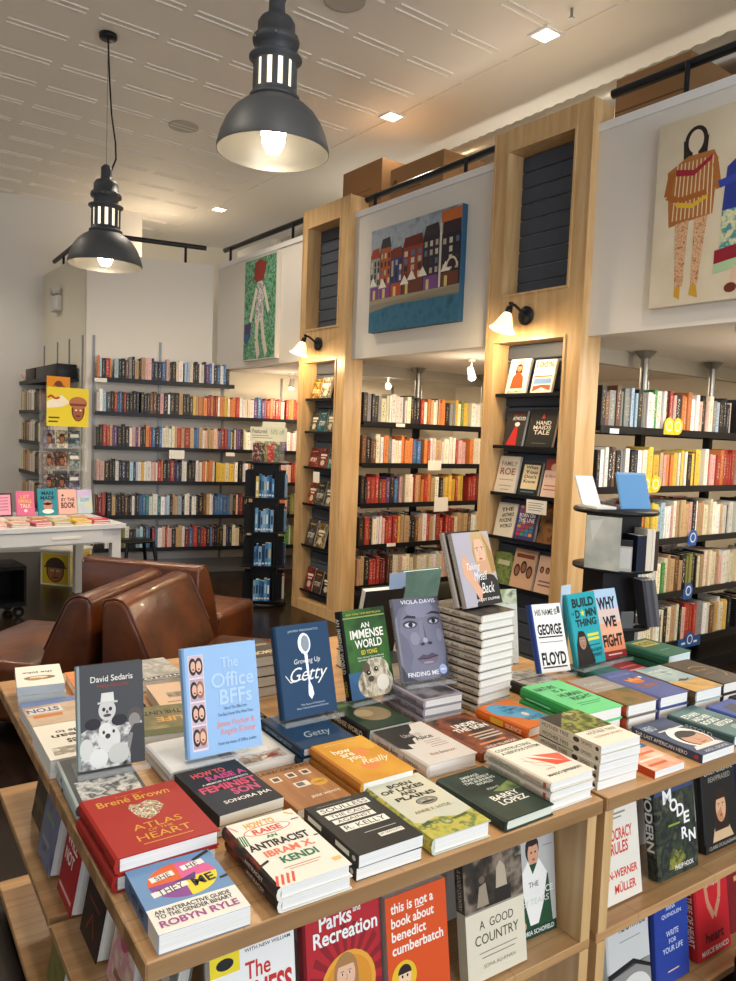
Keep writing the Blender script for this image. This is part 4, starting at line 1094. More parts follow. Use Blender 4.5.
n1 = [(1.89, (('c9983a', .15, .19), ('cfc4b2', .15, .2))), (1.60, (('6a6a58', .12, .19), ('2a7a94', .13, .21), ('8a8a7c', .12, .2))), (1.285, (('a4322a', .14, .18), ('a83a32', .14, .18), ('5a8478', .13, .17))),
      (.955, (('b5522a', .12, .2), ('6f6d5f', .14, .22), ('7a7464', .13, .21))), (.58, (('5f5a50', .15, .24), ('c9a45a', .14, .22))), (.17, (('a42f26', .13, .21), ('6a4434', .13, .2), ('2a2624', .13, .19)))]
NM = {'c9983a': 'golden', 'cfc4b2': 'pale', '6a6a58': 'olive grey', '2a7a94': 'teal blue', '8a8a7c': 'grey', 'a4322a': 'crimson', 'a83a32': 'brick red', '5a8478': 'sage', 'b5522a': 'rust', '6f6d5f': 'stone grey', '7a7464': 'taupe', '5f5a50': 'dark patterned', 'c9a45a': 'yellow', 'a42f26': 'red', '6a4434': 'brown', '2a2624': 'black'}
for i, (z, row) in enumerate(n1):
    y = 5.84
    for j, (c, w, h) in enumerate(row):
        y -= w / 2 + .006
        niche(y, z, w, h, art([c, c, '2a2624', c, 'd9cdb8'], 24, i * 5 + j, 2, lo=.2, hi=.85), '%s cover on the %s ledge of the pillar beside the green painting' % (NM[c], ('top', 'second', 'third', 'fourth', 'fifth', 'lowest')[i]),
              [('r', .15, .62, .85, .72, 'e6dfd0'), ('r', .25, .5, .75, .56, 'e6dfd0'), ('e', .5, .28, .22, .14, 'c9bda8')] if (i + j) % 2 else [('t', 'STORY', .15, .3, .85, .5, 'e6dfd0', .02), ('r', .2, .8, .8, .84, 'd9b060')])
        y -= w / 2
t = thing('shelf_card', 'white card hanging in the niche beside the green painting', 'card', (3.60, 5.60, 1.165), R(-90)); m = MB(); m.box((-.05, -.002, 0), (.05, 0, .095), mat('efeadd', .5)); m.build('card', t)

# ------------------------------------------------------------------ tags on the bookcase shelves
def tagd(x, y, z, col, label, two=False, bar=False):
    t = thing('shelf_talker', label, 'shelf tag', (x, y, z))
    m = MB()
    if bar: m.box((-.14, -.001, -.075), (.14, 0, -.01), mat(col, .4))
    else: m.box((-.10 if two else -.06, -.001, -.075), (.05, 0, -.01), mat(col, .4))
    for i in range(2 if two else 1):
        m.cyl((-.045 + .1 * i if two else 0, -.001, -.02), (-.045 + .1 * i if two else 0, -.004, -.02), .055, mat(col, .4), 24)
    m.build('card', t)
    m = MB()
    for i in range(2 if two else 1):
        x0 = -.045 + .1 * i if two else 0
        m.lathe([(.026, -.0001), (.034, -.0001)], mat('f2f0e6', .4), Matrix.Translation((x0, -.0042, -.02)) @ Matrix.Rotation(R(90), 4, 'X'), 24, False)
    if bar: m.face([(-.1, -.0012, -.05), (.1, -.0012, -.05), (.1, -.0012, -.035), (-.1, -.0012, -.035)], mat('f2f0e6', .4))
    m.build('ring_print', t)
YF = 2.8115
tagd(4.55, YF, 1.752, 'e3c534', 'yellow double disc tag on the top shelf under the two women painting', True)
tagd(4.34, YF, 1.375, 'e3c534', 'yellow double disc tag on the second shelf under the two women painting', True)
tagd(4.88, YF, 1.004, '2f62b0', 'blue disc tag on the third shelf under the two women painting')
tagd(4.87, YF, .636, '2f62b0', 'blue disc tag on the fourth shelf under the two women painting')
tagd(4.93, YF, .288, '2a5aa0', 'blue strip tag on the lowest shelf under the two women painting', bar=True)
for i, (x, y, z, w, h, lab) in enumerate(((3.93, YF, 1.665, .09, .03, 'small white label on the top shelf edge under the two women painting'), (4.20, 5.2015, 1.68, .1, .03, 'small white label on the top shelf edge under the townhouse painting'), (4.62, 5.2015, 1.30, .16, .09, 'white card on the second shelf edge under the townhouse painting'),
                                 (4.72, 5.2015, .92, .17, .13, 'white card on the third shelf edge under the townhouse painting'), (4.15, 5.2015, .625, .1, .03, 'small white label on the fourth shelf edge under the townhouse painting'))):
    m = MB(); m.box((-w / 2, -.002, 0), (w / 2, 0, h), mat('efece4', .5)); o = m.build('shelf_label', loc=(x, y, z)); tag(o, lab, 'label')
for x, z, w, lab in ((.9, 1.27, .16, 'white card hanging from the third far wall shelf'), (.13, 2.03, .12, 'white label at the end of the top far wall shelf'), (1.47, 1.31, .1, 'small white label on the third far wall shelf by the corner')):
    m = MB(); m.box((-w / 2, -.002, 0), (w / 2, 0, .09 if w > .12 else .04), mat('e9e6dc', .5)); o = m.build('shelf_label', M=TF @ Matrix.Translation((x, -.2565, z))); tag(o, lab, 'label')

# ------------------------------------------------------------------ books on the white table
def wt(x, y, w, h, base, label, ops, lean=12, t_=.02):
    p = tw(x, y, .7606)
    book('gift_book', w, h, t_, base, p.x, p.y, p.z, YT, lean, ops=ops, label=label, hard=True)
wt(-.76, .86, .15, .205, 'efa3bd', 'pink lettered board in a dark frame on the white table', [('r', 0, 0, .08, 1, '4a3038'), ('r', .92, 0, 1, 1, '4a3038'), ('r', 0, .93, 1, 1, '4a3038'), ('r', 0, 0, 1, .06, '4a3038')] + [('r', .2, .78 - .13 * i, .8, .81 - .13 * i, '9a4a6a') for i in range(5)])
wt(-.575, .85, .155, .222, 'de6f98', 'deep pink book with yellow lettering on the white table', [('t', 'LET', .25, .7, .75, .84, 'e3c44a', .03), ('t', 'SMALL', .12, .52, .88, .66, 'e3c44a', .03), ('t', 'TALK', .2, .32, .8, .47, 'f2d9c4', .03), ('e', .5, .2, .1, .06, 'f2e4d0')])
wt(-.385, .84, .17, .242, '2f8fa6', 'teal book with a moustached face on the white table', [('t', 'MAN', .2, .75, .8, .9, '1f2a30', .04), ('t', 'MADE', .14, .58, .86, .72, '1f2a30', .04), ('e', .5, .36, .24, .2, 'c98a70'), ('p', [(.2, .42), (.5, .48), (.8, .42), (.5, .36)], '2a201e'), ('e', .5, .14, .3, .09, 'f2f0e8')])
wt(-.205, .85, .165, .23, 'efb9ad', 'pale pink book with a dark title on the white table', [('t', 'BY THE', .16, .52, .9, .66, '2f2a30', .03), ('t', 'BOOK', .14, .24, .9, .48, '2f2a30', .04), ('e', .25, .76, .06, .05, '3a2f30')])
wt(-.04, .87, .14, .222, art(['a9c4e0', 'd2b9e6', 'b9e0d9', 'e6d2c4'], 8, 3), 'iridescent pastel book at the end of the white table', [('t', 'GLOW', .2, .5, .8, .66, '6a8cc4', .02)])
wt(-.97, .90, .2, .36, '7fc4dc', 'tall pale blue picture book at the far end of the white table', [('r', 0, .9, 1, 1, '4fa3c9'), ('e', .6, .62, .2, .1, '2a2422'), ('e', .6, .58, .15, .08, 'b5704f'), ('p', [(.4, .1), (.5, .5), (.7, .5), (.85, .1)], 'd98a5a'), ('r', .1, .2, .3, .24, 'e6d94a')])
GF = (('e9b7b0', 'd9b0a0', 'c96a78', 'b9a878', 'd8b43a', 'd0405a', 'e9dcc4', 'cfc0a0', 'b9905a', 'ded6c8', 'c4a070'))
gn = ('pale pink', 'peach', 'rose', 'khaki', 'mustard', 'raspberry', 'cream', 'sand', 'ochre', 'ivory', 'tan')
for i, c in enumerate(GF):
    p = tw(-1.0 + (i % 6) * .165 + (.07 if i >= 6 else 0), .17 + (.24 if i >= 6 else 0), .7606)
    stack(2, '%s gift book lying on the white table' % gn[i], name='gift_book', w=.14, h=.19, t=.016, base=c, x=p.x, y=p.y, z=p.z, yaw=YT + (i * 7 % 5 - 2) * 3, ops=[('r', .2, .6, .8, .75, 'f2e6da'), ('r', .3, .3, .7, .36, '8a5a4a')])

# ------------------------------------------------------------------ display tables
TZ = .75
TY = -2.6
def dtable(x, y, w, d, label, ends, back_at, inner=False):
    """front-left corner at (x, y)"""
    t = thing('display_table', label, 'display table', (x, y, 0), R(TY), group='maple display tables')
    m = MB(); m.rbox((0, 0, TZ - .037), (w, d, TZ), MAPLE_H, .003, 1, sm=False); m.build('tabletop', t)
    for z in (.395, .075):
        m = MB(); m.rbox((.004, .012, z - .024), (w - .004, d - .012, z), MAPLE_H, .002, 1, sm=False); m.build('shelf', t)
    for e in ends:
        for a, b in ((.0, .0505), (.0755, .3705), (.3955, .7125)):
            m = MB(); m.box((e, back_at + .0125 if inner and e == ends[0] else .012, a), (e + .032, d - .012, b), MAPLE); m.build('side_panel', t)
    xs = [.19 if 0 not in ends else .04] + [w - .04]
    for a, b in ((.0755, .3705), (.3955, .7125)):
        m = MB(); m.box((ends[0] + (0 if inner else .0325), back_at, a), (ends[-1] - .0005, back_at + .012, b), mat('e4e4e2', .35)); m.build('back_panel', t)
    return t
dtable(.424, 1.110, 1.108, .735, 'maple display table nearest the photographer with its shelves open on the corner', (.2, 1.068), .24, True)
dtable(1.545, 1.058, 1.215, .735, 'maple display table to the right of the corner one, astronaut book on top', (.008, 1.16), .22)
dtable(.4575, 1.848, 1.80, .80, 'maple display table behind the corner one, towards the leather chairs', (.2, 1.74), .45)
T0 = TZ + .0006

# --- flat books, front row
stack_ = stack
book('table_book', .16, .205, .034, '6f97c4', .534, 1.214, T0, -4, hard=False, label='light blue paperback with a four colour circle at the table corner', spinecol='55779f',
     ops=[('r', 0, 0, 1, .345, 'efece4'), ('s', .53, .65, .39, .27, 90, 180, 'e0632e'), ('s', .53, .65, .39, .27, 0, 90, 'd9619c'), ('s', .53, .65, .39, .27, 180, 270, '8c4a98'), ('s', .53, .65, .39, .27, 270, 360, 'ead832'),
          ('p', [(.2, .7), (.48, .74), (.47, .82), (.19, .78)], 'f2efe9'), ('p', [(.58, .76), (.86, .8), (.85, .88), (.57, .84)], 'f2efe9'), ('p', [(.14, .48), (.56, .54), (.55, .62), (.13, .56)], 'f2efe9'), ('p', [(.74, .9), (.98, 1.0), (.98, .95), (.76, .87)], '26241f'), ('p', [(.9, .52), (1, .54), (1, .5), (.9, .49)], '26241f'),
          ('p', [(.4, .62), (.7, .7), (.66, .6)], '5a2f7a'),
          ('t', 'SHE', .25, .72, .43, .79, '3a3632', 0, 0, 6), ('t', 'HE', .64, .78, .78, .85, '3a3632', 0, 0, 6), ('t', 'THEY', .2, .5, .5, .59, '3a3632', 0, 0, 6), ('t', 'ME', .6, .5, .86, .62, '1f1d1c', .04, 0, 6),
          ('t', 'AN INTERACTIVE GUIDE', .06, .25, .9, .305, '2b2a2c', .02), ('t', 'TO THE GENDER BINARY', .06, .185, .9, .24, '2b2a2c', .02), ('t', 'ROBYN RYLE', .06, .07, .92, .16, 'a4548c', .04)],
     spine=[('r', .72, 0, 1, 1, 'e6e2da'), ('t', 'THEY ME', .15, .25, .6, .75, '26344f', .03)])
stack(2, 'red hardcover with gold lettering and a flower heart', w=.204, h=.25, t=.031, base='ab2a22', x=.548, y=1.442, z=T0, yaw=-1.5, jit=.012,
      ops=[('t', 'a new book', .34, .915, .62, .935, 'd9a441', 0), ('t', 'Bren\u00e9 Brown', .13, .80, .87, .90, 'd9a441', .015), ('p', [(.38, .68), (.42, .75), (.5, .72), (.6, .76), (.68, .72), (.72, .62), (.62, .5), (.5, .44), (.42, .52)], art(['3f5a2a', 'b9c48a', '8c2f3a', 'efe6d2', '5a7a3a', 'd9c0b0'], 70, 5, 2)),
           ('l', [(.7, .72), (.8, .77)], .012, '4a5a30'), ('l', [(.38, .7), (.3, .76)], .012, '4a5a30'), ('t', 'ATLAS', .3, .31, .78, .40, 'd9a441', 0), ('t', 'OF THE', .42, .255, .66, .295, 'd9a441', 0), ('t', 'HEART', .28, .145, .8, .235, 'd9a441', 0), ('r', .3, .09, .78, .1, 'd9a441')],
      spine=[('t', 'ATLAS OF THE HEART', .2, .3, .8, .7, '7a1c18', 0)])
fem = [('t', 'HOW TO', .17, .79, .7, .9, 'd95a5c', .05), ('t', 'RAISE A', .32, .665, .95, .775, 'c94f86', .05), ('t', 'A MEMOIR & MANIFESTO', .18, .6, .92, .635, 'efece6', .02), ('t', 'FEMINIST', .08, .44, .96, .575, 'd9506a', .05), ('t', 'SON', .46, .29, .88, .42, 'c94f78', .05), ('t', 'SONORA JHA', .22, .15, .95, .23, 'f4f1ea', .02)]
stack(2, 'black paperback with pink and red capitals', w=.155, h=.23, t=.024, base='212327', x=.757, y=1.503, z=T0, yaw=1, hard=False, ops=fem, pages=mat('e9e2cf', .8))
ken = [('t', 'HOW TO', .24, .86, .66, .95, 'dfa63a', .05), ('e', .48, .79, .33, .075, 'e06048'), ('e', .48, .79, .315, .064, 'f2eee4'), ('t', 'RAISE', .27, .745, .68, .825, 'd9543a', .05), ('t', 'AN', .38, .655, .53, .7, '2a7a55', .05), ('t', 'ANTIRACIST', .06, .52, .9, .625, '24231f', .05), ('t', 'IBRAM X.', .18, .395, .86, .485, 'e8785a', .05), ('t', 'KENDI', .3, .265, .8, .36, '2a7452', .05),
       ('r', .25, .2, .75, .21, 'c9785a'), ('r', .3, .17, .7, .178, 'c9785a')] + [('l', [(.02 + .03 * i, .62), (.05 + .03 * i, .78)], .018, '1f7a4f') for i in range(4)] + [('l', [(.02 + .07 * i, .02), (.1 + .07 * i, .14)], .03, 'e05a48') for i in range(4)] + [('l', [(.86, .97), (.96, .9)], .02, 'e3b04a'), ('l', [(.05, .96), (.12, .86)], .02, 'e3a0a0'), ('p', [(.03, .3), (.16, .34), (.16, .37), (.03, .33)], '26241f'), ('r', .85, .1, .97, .15, 'e8c478'), ('r', .93, .5, .99, .52, '55524a'), ('r', .86, .82, .97, .835, '6a6760')]
stack(2, 'cream hardcover with multicoloured capitals and scribbles', w=.154, h=.24, t=.026, base='efeade', x=.736, y=1.214, z=T0, yaw=-2.5, jit=.012, spinecol=art(['1f1c1b', '2a2422', '8c3a2a', '241f1d'], 26, 5, 2, lo=.3, hi=.7), ops=ken, spine=[('r', .45, .3, .8, .7, '3a2a26'), ('t', 'ANTIRACIST', .46, .35, .78, .65, 'e6dccb', 0)])
sl = [('p', [(.1 + .02 * i, v), (.93 - d, v), (.93 - d, v + hh), (.1 + .02 * i, v + hh)], 'f0ede5') for i, (v, hh, d) in enumerate(((.79, .1, .02), (.665, .085, .14), (.56, .08, .14), (.405, .115, .06)))]
sl += [('t', 'SOULLESS', .14, .805, .88, .875, '1f1f1e', 0), ('t', 'THE CASE', .18, .68, .74, .735, '1f1f1e', 0), ('t', 'AGAINST', .2, .573, .74, .627, '1f1f1e', 0), ('t', 'R. KELLY', .2, .425, .83, .5, '1f1f1e', 0), ('r', .36, .3, .86, .31, 'c9c6be'), ('r', .5, .17, .88, .235, 'f0ede5'), ('t', 'JIM DEROGATIS', .52, .185, .86, .222, '2a2a29', 0), ('r', .15, .93, .7, .94, '8a8880')]
stack(2, 'charcoal paperback with typed white strips', w=.155, h=.212, t=.0255, base='2d2d2b', x=.917, y=1.208, z=T0, yaw=-2.5, hard=False, ops=sl, spine=[('r', .08, .3, .34, .7, 'e9e6de'), ('r', .6, .3, .84, .7, 'e9e6de'), ('e', .92, .5, .03, .2, 'c9c6be')])
land = art(['7a8a3a', 'a8b04a', 'c9b95a', '5f7a35', 'd0c890'], 30, 4, 3)
book('table_book', .158, .262, .036, art(['d4d2bb', 'c9cdbd', 'dcd6bb'], 6, 3, 2), 1.10, 1.222, T0, -3.5, label='cream hardcover with an oval portrait above yellow green hills', spinecol=land,
     ops=[('p', [(0, 0), (1, 0), (1, .24), (.7, .2), (.4, .27), (.15, .23), (0, .28)], land), ('p', [(.1, .22), (.25, .25), (.3, .21), (.1, .18)], '4a5a26'), ('p', [(.55, .19), (.85, .215), (.85, .18), (.6, .16)], '55652c'), ('t', 'BORN', .3, .845, .72, .91, '2b2b28', .05), ('t', 'OF LAKES', .1, .765, .84, .83, '2b2b28', .05), ('t', 'AND', .34, .69, .62, .75, '2b2b28', .05), ('t', 'PLAINS', .18, .61, .86, .675, '2b2b28', .05),
          ('e', .58, .53, .18, .062, '4a4a44'), ('e', .58, .53, .165, .055, '8c8a80'), ('e', .52, .535, .035, .02, 'b5b0a4'), ('e', .64, .535, .035, .02, 'b5b0a4'), ('p', [(.46, .5), (.7, .5), (.66, .525), (.5, .525)], '2f2f2b'), ('t', 'ANNE F. HYDE', .2, .37, .82, .415, '8a6f3a', 0)])
book('table_book', .155, .232, .026, art(['1c2420', '26322a', '31443a', '1f2a26'], 6, 7, 3), 1.289, 1.193, T0, -1.5, label='dark green hardcover with white capitals between the hills book and the cream stack', pages=mat('dfe1cf', .8),
     ops=[('t', 'EMBRACE', .34, .85, .7, .895, 'dfe4dc', .02), ('t', 'FEARLESSLY', .3, .79, .86, .835, 'dfe4dc', .02), ('t', 'THE BURNING', .26, .73, .88, .775, 'dfe4dc', .02), ('t', 'WORLD', .42, .67, .76, .715, 'dfe4dc', .02), ('t', 'ESSAYS', .46, .545, .7, .58, 'cfd8ce', 0, .2), ('t', 'BARRY', .3, .34, .84, .43, 'efeee4', .03), ('t', 'LOPEZ', .32, .23, .86, .32, 'efeee4', .03), ('p', [(.5, .5), (1, .62), (1, .42), (.7, .45)], art(['4f6a4a', '8a9a5a', '37503f'], 20, 2))])
stack(3, 'cream hardcover with a red paper plane', w=.152, h=.215, t=.022, base='ece5d8', x=1.445, y=1.192, z=T0, yaw=-2, spinecol='d9cdbb',
      ops=[('t', 'CONSTRUCTING', .06, .86, .86, .92, '2f5a45', .03), ('t', 'A NERVOUS SYSTEM', .08, .77, .94, .83, '2f5a45', .03), ('p', [(.34, .62), (.95, .28), (.6, .3)], 'e0593e'), ('p', [(.5, .62), (.98, .52), (.92, .28)], 'e8705a'), ('l', [(.2, .55), (.5, .38)], .012, 'd98a7a'), ('l', [(.25, .62), (.3, .4), (.5, .3)], .01, 'd98a7a'), ('t', 'A MEMOIR', .3, .25, .5, .28, 'b55a48', 0), ('t', 'MARGO JEFFERSON', .16, .1, .9, .165, '3a3a34', .03)],
      spine=[('t', 'CONSTRUCTING A NERVOUS SYSTEM', .08, .3, .55, .7, '3f6a55', 0), ('t', 'JEFFERSON', .62, .3, .86, .7, 'b5705a', 0), ('r', .9, .2, .94, .8, 'c05a44')])
stack(5, 'cream edged paperback with a forest photograph', w=.146, h=.21, t=.0215, base='ebe4d2', x=1.634, y=1.192, z=T0, yaw=-4, hard=False, spinecol='d6cbb4', jit=.003,
      ops=[('r', 0, .42, 1, 1, art(['2a2a1c', '5a5f2a', '9aa04a', '3a3524', 'b5b06a'], 18, 3, 4)), ('p', [(0, .62), (.5, .95), (.62, 1), (0, 1)], '2f2822'), ('t', 'MOTHER TREE', .2, .3, .9, .36, '4a4740', 0), ('t', 'SUZANNE SIMARD', .2, .2, .9, .245, 'a9845a', 0), ('t', 'finding the', .3, .37, .7, .4, '6a665a', 0)],
      spine=[('t', 'MOTHER TREE', .06, .3, .5, .75, '4a463c', 0), ('e', .62, .5, .05, .3, '3a362c'), ('t', 'SIMARD', .7, .3, .86, .72, '6a6454', 0), ('e', .94, .5, .025, .25, '4a463c')])
book('table_book', .124, .185, .02, art(['e8b59a', 'e09a7a', 'efc9b2'], 12, 2), 1.802, 1.145, T0, -3, hard=False, label='small salmon paperback with a blue top beside the cream edged stack', spinecol='c2481f',
     ops=[('r', 0, .62, 1, 1, '2f5f94'), ('r', 0, .64, .55, .8, 'd9602a'), ('t', 'BEING', .1, .66, .8, .76, 'f0d9c4', .02), ('r', .1, .44, .9, .5, 'd96a3c'), ('r', .1, .28, .9, .33, 'f2d9c9'), ('r', .1, .12, .7, .18, 'd0602f')])
book('table_book', .15, .228, .024, art(['3a4560', '434f6c', '343d55'], 10, 3), 2.013, 1.150, T0, -3, hard=False, label='slate blue paperback with an astronaut in a white helmet', spinecol='3a4258',
     ops=[('t', 'HERO', .04, .76, .34, .9, 'a9b4c4', .04), ('e', .58, .42, .4, .3, 'efece2'), ('e', .6, .38, .33, .23, '2b2a2c'), ('e', .62, .36, .29, .19, 'c9977a'), ('e', .62, .5, .28, .08, '33302e'), ('e', .52, .38, .035, .014, 'f0ece4'), ('e', .72, .38, .035, .014, 'f0ece4'), ('e', .52, .38, .018, .014, '2a2624'), ('e', .72, .38, .018, .014, '2a2624'), ('l', [(.62, .38), (.59, .3), (.65, .3)], .01, '8c5f48'), ('e', .62, .245, .09, .012, '9a4a40'), ('r', .2, .68, .96, .71, 'd9d6cc'), ('p', [(.1, .12), (.95, .12), (.9, .2), (.2, .2)], 'd9d9d4'), ('t', 'ALICE L. GEORGE', .2, .03, .9, .08, 'cfd3da', 0)],
     spine=[('t', 'THE LAST AMERICAN HERO', .06, .28, .8, .72, 'e9e6de', 0), ('e', .92, .5, .03, .25, 'b53a2e')])
book('table_book', .15, .205, .032, art(['4a6a6a', '547676', '3f5c5e'], 8, 3), 2.188, 1.157, T0, 2, label='grey teal hardcover with white capitals at the table edge by the astronaut book', spinecol='31484a',
     ops=[('t', 'ETHAN', .1, .72, .6, .84, 'e3e6e0', .04), ('t', 'AND HER', .12, .58, .7, .69, 'e3e6e0', .04), ('t', 'BOOKS', .12, .44, .66, .55, 'e3e6e0', .04), ('t', 'RETOLD', .3, .3, .85, .41, 'e3e6e0', .04), ('e', .62, .16, .16, .09, '8c9a94')], spine=[('t', 'RETOLD', .3, .3, .7, .7, 'c9cfca', 0)])
book('table_book', .148, .2, .034, '2f4690', 2.352, 1.128, T0, 0, label='royal blue hardcover with a dark rounded shape', ops=[('p', [(.16, .5), (.3, .84), (.7, .88), (.88, .56), (.78, .3), (.36, .26)], '33363f'), ('e', .5, .6, .03, .02, 'b5b8c0'), ('e', .6, .61, .03, .02, 'b5b8c0')])
book('table_book', .15, .215, .028, '2c211b', 2.53, 1.14, T0, -2, label='dark brown hardcover at the right end of the table front', ops=[('t', 'NIGHT', .2, .5, .8, .62, '8c6a3a', .02)])

# --- second row
book('table_book', .142, .205, .022, wood(['8c5a30', 'a26a3a', 'b5804a'], 'printed_plank_picture', (20, 1.4, 4), .4, 0), .932, 1.468, T0, -1, hard=False, label='wood patterned paperback with small framed pictures',
     ops=[('t', 'UNRECONCILED', .02, .9, .98, .97, '3a2718', .03)] + [('r', a, b, a + .17, b + .13, 'e6dccb') for a, b in ((.12, .68), (.42, .7), (.7, .7), (.38, .44))] + [('r', a + .03, b + .025, a + .14, b + .105, '5a4a3c') for a, b in ((.12, .68), (.42, .7), (.7, .7))] + [('r', .41, .465, .62, .55, '6a6862'), ('r', .55, .44, .64, .57, 'e6dccb'), ('e', .8, .46, .15, .09, 'd9a441'), ('t', 'A MEMOIR', .7, .44, .9, .48, '5a3a1f', 0), ('t', 'JESSE WENTE', .4, .14, .95, .2, 'efe6d6', .02)])
book('table_book', .152, .205, .022, 'cfd0cc', .93, 1.72, T0, -2, hard=False, label='pale paperback with a sketch peeping out under the wood patterned book row', ops=[('r', .1, .06, .9, .3, art(['d9d4cc', '8a6a60', 'b9b0a8', 'c9b5a8'], 30, 2)), ('p', [(.5, .1), (.7, .22), (.8, .12)], '8c3a34')])
really = art(['d79a2c', 'cf9029', 'dca43a'], 7, 2, 2)
stack(2, 'amber hardcover with flowing white handwriting', w=.157, h=.232, t=.026, base=really, x=1.096, y=1.458, z=T0, yaw=-2, spinecol='c07a2a',
      ops=[('e', .62, .62, .14, .09, 'e08a4a'), ('e', .48, .3, .16, .1, 'e08a4a'), ('e', .85, .72, .12, .08, 'd9a83e'), ('t', 'how', .18, .68, .5, .79, 'f4ead2', .03), ('t', 'are', .24, .58, .48, .66, 'f4ead2', .03), ('t', 'you,', .28, .45, .56, .56, 'f4ead2', .03), ('t', 'Really', .4, .3, .92, .46, 'f4ead2', 0, .5), ('t', 'JENNA KUTCHER', .2, .9, .8, .935, 'e9c88a', 0)],
      spine=[('t', 'HOW ARE YOU, REALLY', .12, .3, .7, .7, 'd9a05a', 0)])
book('table_book', .165, .243, .035, 'd6cfc8', 1.323, 1.483, T0, -3, label='pale grey hardcover with a torn black corner', spinecol='cfc7bf',
     ops=[('p', [(0, .5), (.06, .42), (.18, .4), (.2, .52), (.34, .5), (.4, .62), (.52, .66), (.5, .78), (.62, .84), (.72, .98), (.7, 1), (0, 1)], '2a2826'), ('t', 'Unmask', .3, .68, .68, .77, 'b9b2aa', .02), ('t', 'Alice', .44, .56, .78, .66, '3a3633', .02), ('r', .5, .5, .84, .51, '8c6a66'), ('r', .5, .45, .82, .46, 'a05a58'), ('r', .54, .4, .86, .41, '8c6a66'), ('r', .5, .35, .84, .36, 'a05a58'), ('t', 'Rick Emerson', .3, .17, .78, .23, '8c4a44', .0)],
     spine=[('t', 'Unmask Alice', .1, .25, .5, .75, '3a3633', 0), ('t', 'Emerson', .6, .3, .85, .7, '5a544e', 0)])
book('table_book', .162, .24, .028, art(['241d1b', '4a3026', '8c4a2a', '2a2422', '6a5a50'], 9, 5, 4), 1.503, 1.478, T0, -1, label='dark smoky hardcover with bold white capitals beside the torn corner book', spinecol='8c4422',
     ops=[('t', 'UNDER', .3, .66, .86, .76, 'efe9df', .05), ('t', 'THE SKIN', .2, .54, .94, .645, 'efe9df', .05), ('r', .3, .42, .9, .45, 'd9b48a'), ('r', .34, .35, .92, .38, 'c9c0b4'), ('r', .36, .28, .9, .31, 'c9c0b4'), ('r', .2, .16, .8, .2, 'd98a5a'), ('t', 'LINDA VILLAROSA', .2, .06, .9, .11, 'e9dfd2', .02)])
book('table_book', .145, .2, .03, 'dd7428', 1.716, 1.508, T0, 2, label='orange hardcover with a pale blue panel', spinecol='d96a24',
     ops=[('e', .35, .7, .3, .26, '5aa4cc'), ('p', [(.2, .5), (.55, .9), (.95, .6), (.95, .12), (.5, .18)], '5aa4cc'), ('t', 'THE', .36, .74, .58, .81, '2f5f7a', .02), ('t', 'WOMAN', .3, .62, .74, .71, '2f5f7a', .03), ('t', 'THEY COULD', .3, .52, .84, .6, '2f5f7a', .02), ('e', .62, .42, .07, .07, 'f0d9c0'), ('t', 'SILENCE', .4, .22, .86, .31, '2f5f7a', .03)],
     spine=[('r', .3, .2, .55, .8, 'e3b53a'), ('t', 'SILENCE', .6, .3, .9, .7, 'f2e4d2', .02)])
stack(2, 'bright green hardcover with dark capitals', w=.165, h=.26, t=.037, base='70cf8a', x=1.876, y=1.44, z=T0, yaw=-4, spinecol='2f9a4a',
      ops=[('t', 'NATURE', .1, .78, .62, .88, '1f3f2a', .03), ('t', 'IS A', .38, .66, .68, .75, '1f3f2a', .03), ('t', 'HUMAN', .3, .5, .86, .61, '1f3f2a', .03), ('t', 'RIGHT', .4, .37, .92, .47, '1f3f2a', .03), ('r', .3, .27, .9, .285, '3a7a4f'), ('r', .3, .22, .8, .235, '3a7a4f')], spine=[('r', .1, .2, .5, .35, '7fd896')])
stack(2, 'hardcover with a stormy grey and ochre landscape', w=.14, h=.248, t=.037, base=art(['8a8580', '9a948c', '7a6a52'], 4, 5, 4), x=2.036, y=1.412, z=T0, yaw=-5, spinecol='b5482a',
      ops=[('r', 0, 0, 1, .5, art(['7a5a35', '8c6a3c', '55602f', '96703f'], 9, 3, 4)), ('t', 'CHINA', .2, .72, .8, .8, 'c9c2b4', 0), ('r', .2, .6, .8, .62, 'b5aca0')])
stack(2, 'violet blue hardcover with an orange crown shape', w=.148, h=.245, t=.037, base=art(['454f82', '55609a', '3b4470'], 7, 6, 3), x=2.191, y=1.402, z=T0, yaw=-4,
      ops=[('p', [(.3, .58), (.26, .7), (.4, .66), (.5, .74), (.56, .66), (.72, .7), (.68, .58)], 'd98a3a'), ('e', .5, .56, .2, .05, 'c9702a'), ('r', .2, .34, .8, .46, art(['6a5f8c', '8c5f5a', '4a4f7f'], 20, 2)), ('t', 'KINGDOM', .1, .82, .8, .89, '7a86b5', .02), ('e', .8, .68, .05, .03, 'efe9e0')])
stack(2, 'hardcover with a cloudy sky over a golden field', w=.146, h=.24, t=.037, base=art(['6a8c98', '8aa4aa', 'a9b8b5', '55788a'], 9, 8, 3), x=2.347, y=1.372, z=T0, yaw=-4, spinecol='5a4a34',
      ops=[('p', [(0, 0), (1, 0), (1, .4), (.5, .34), (0, .42)], art(['b58a4a', 'c9a05a', '8c6a35'], 10, 3)), ('p', [(.3, .4), (.5, .46), (.7, .4), (.8, .46), (.5, .36)], '5a3f24'), ('t', 'HORSE', .2, .8, .7, .86, 'd9e0dc', .02), ('r', .2, .7, .8, .72, 'c9d2cf')])
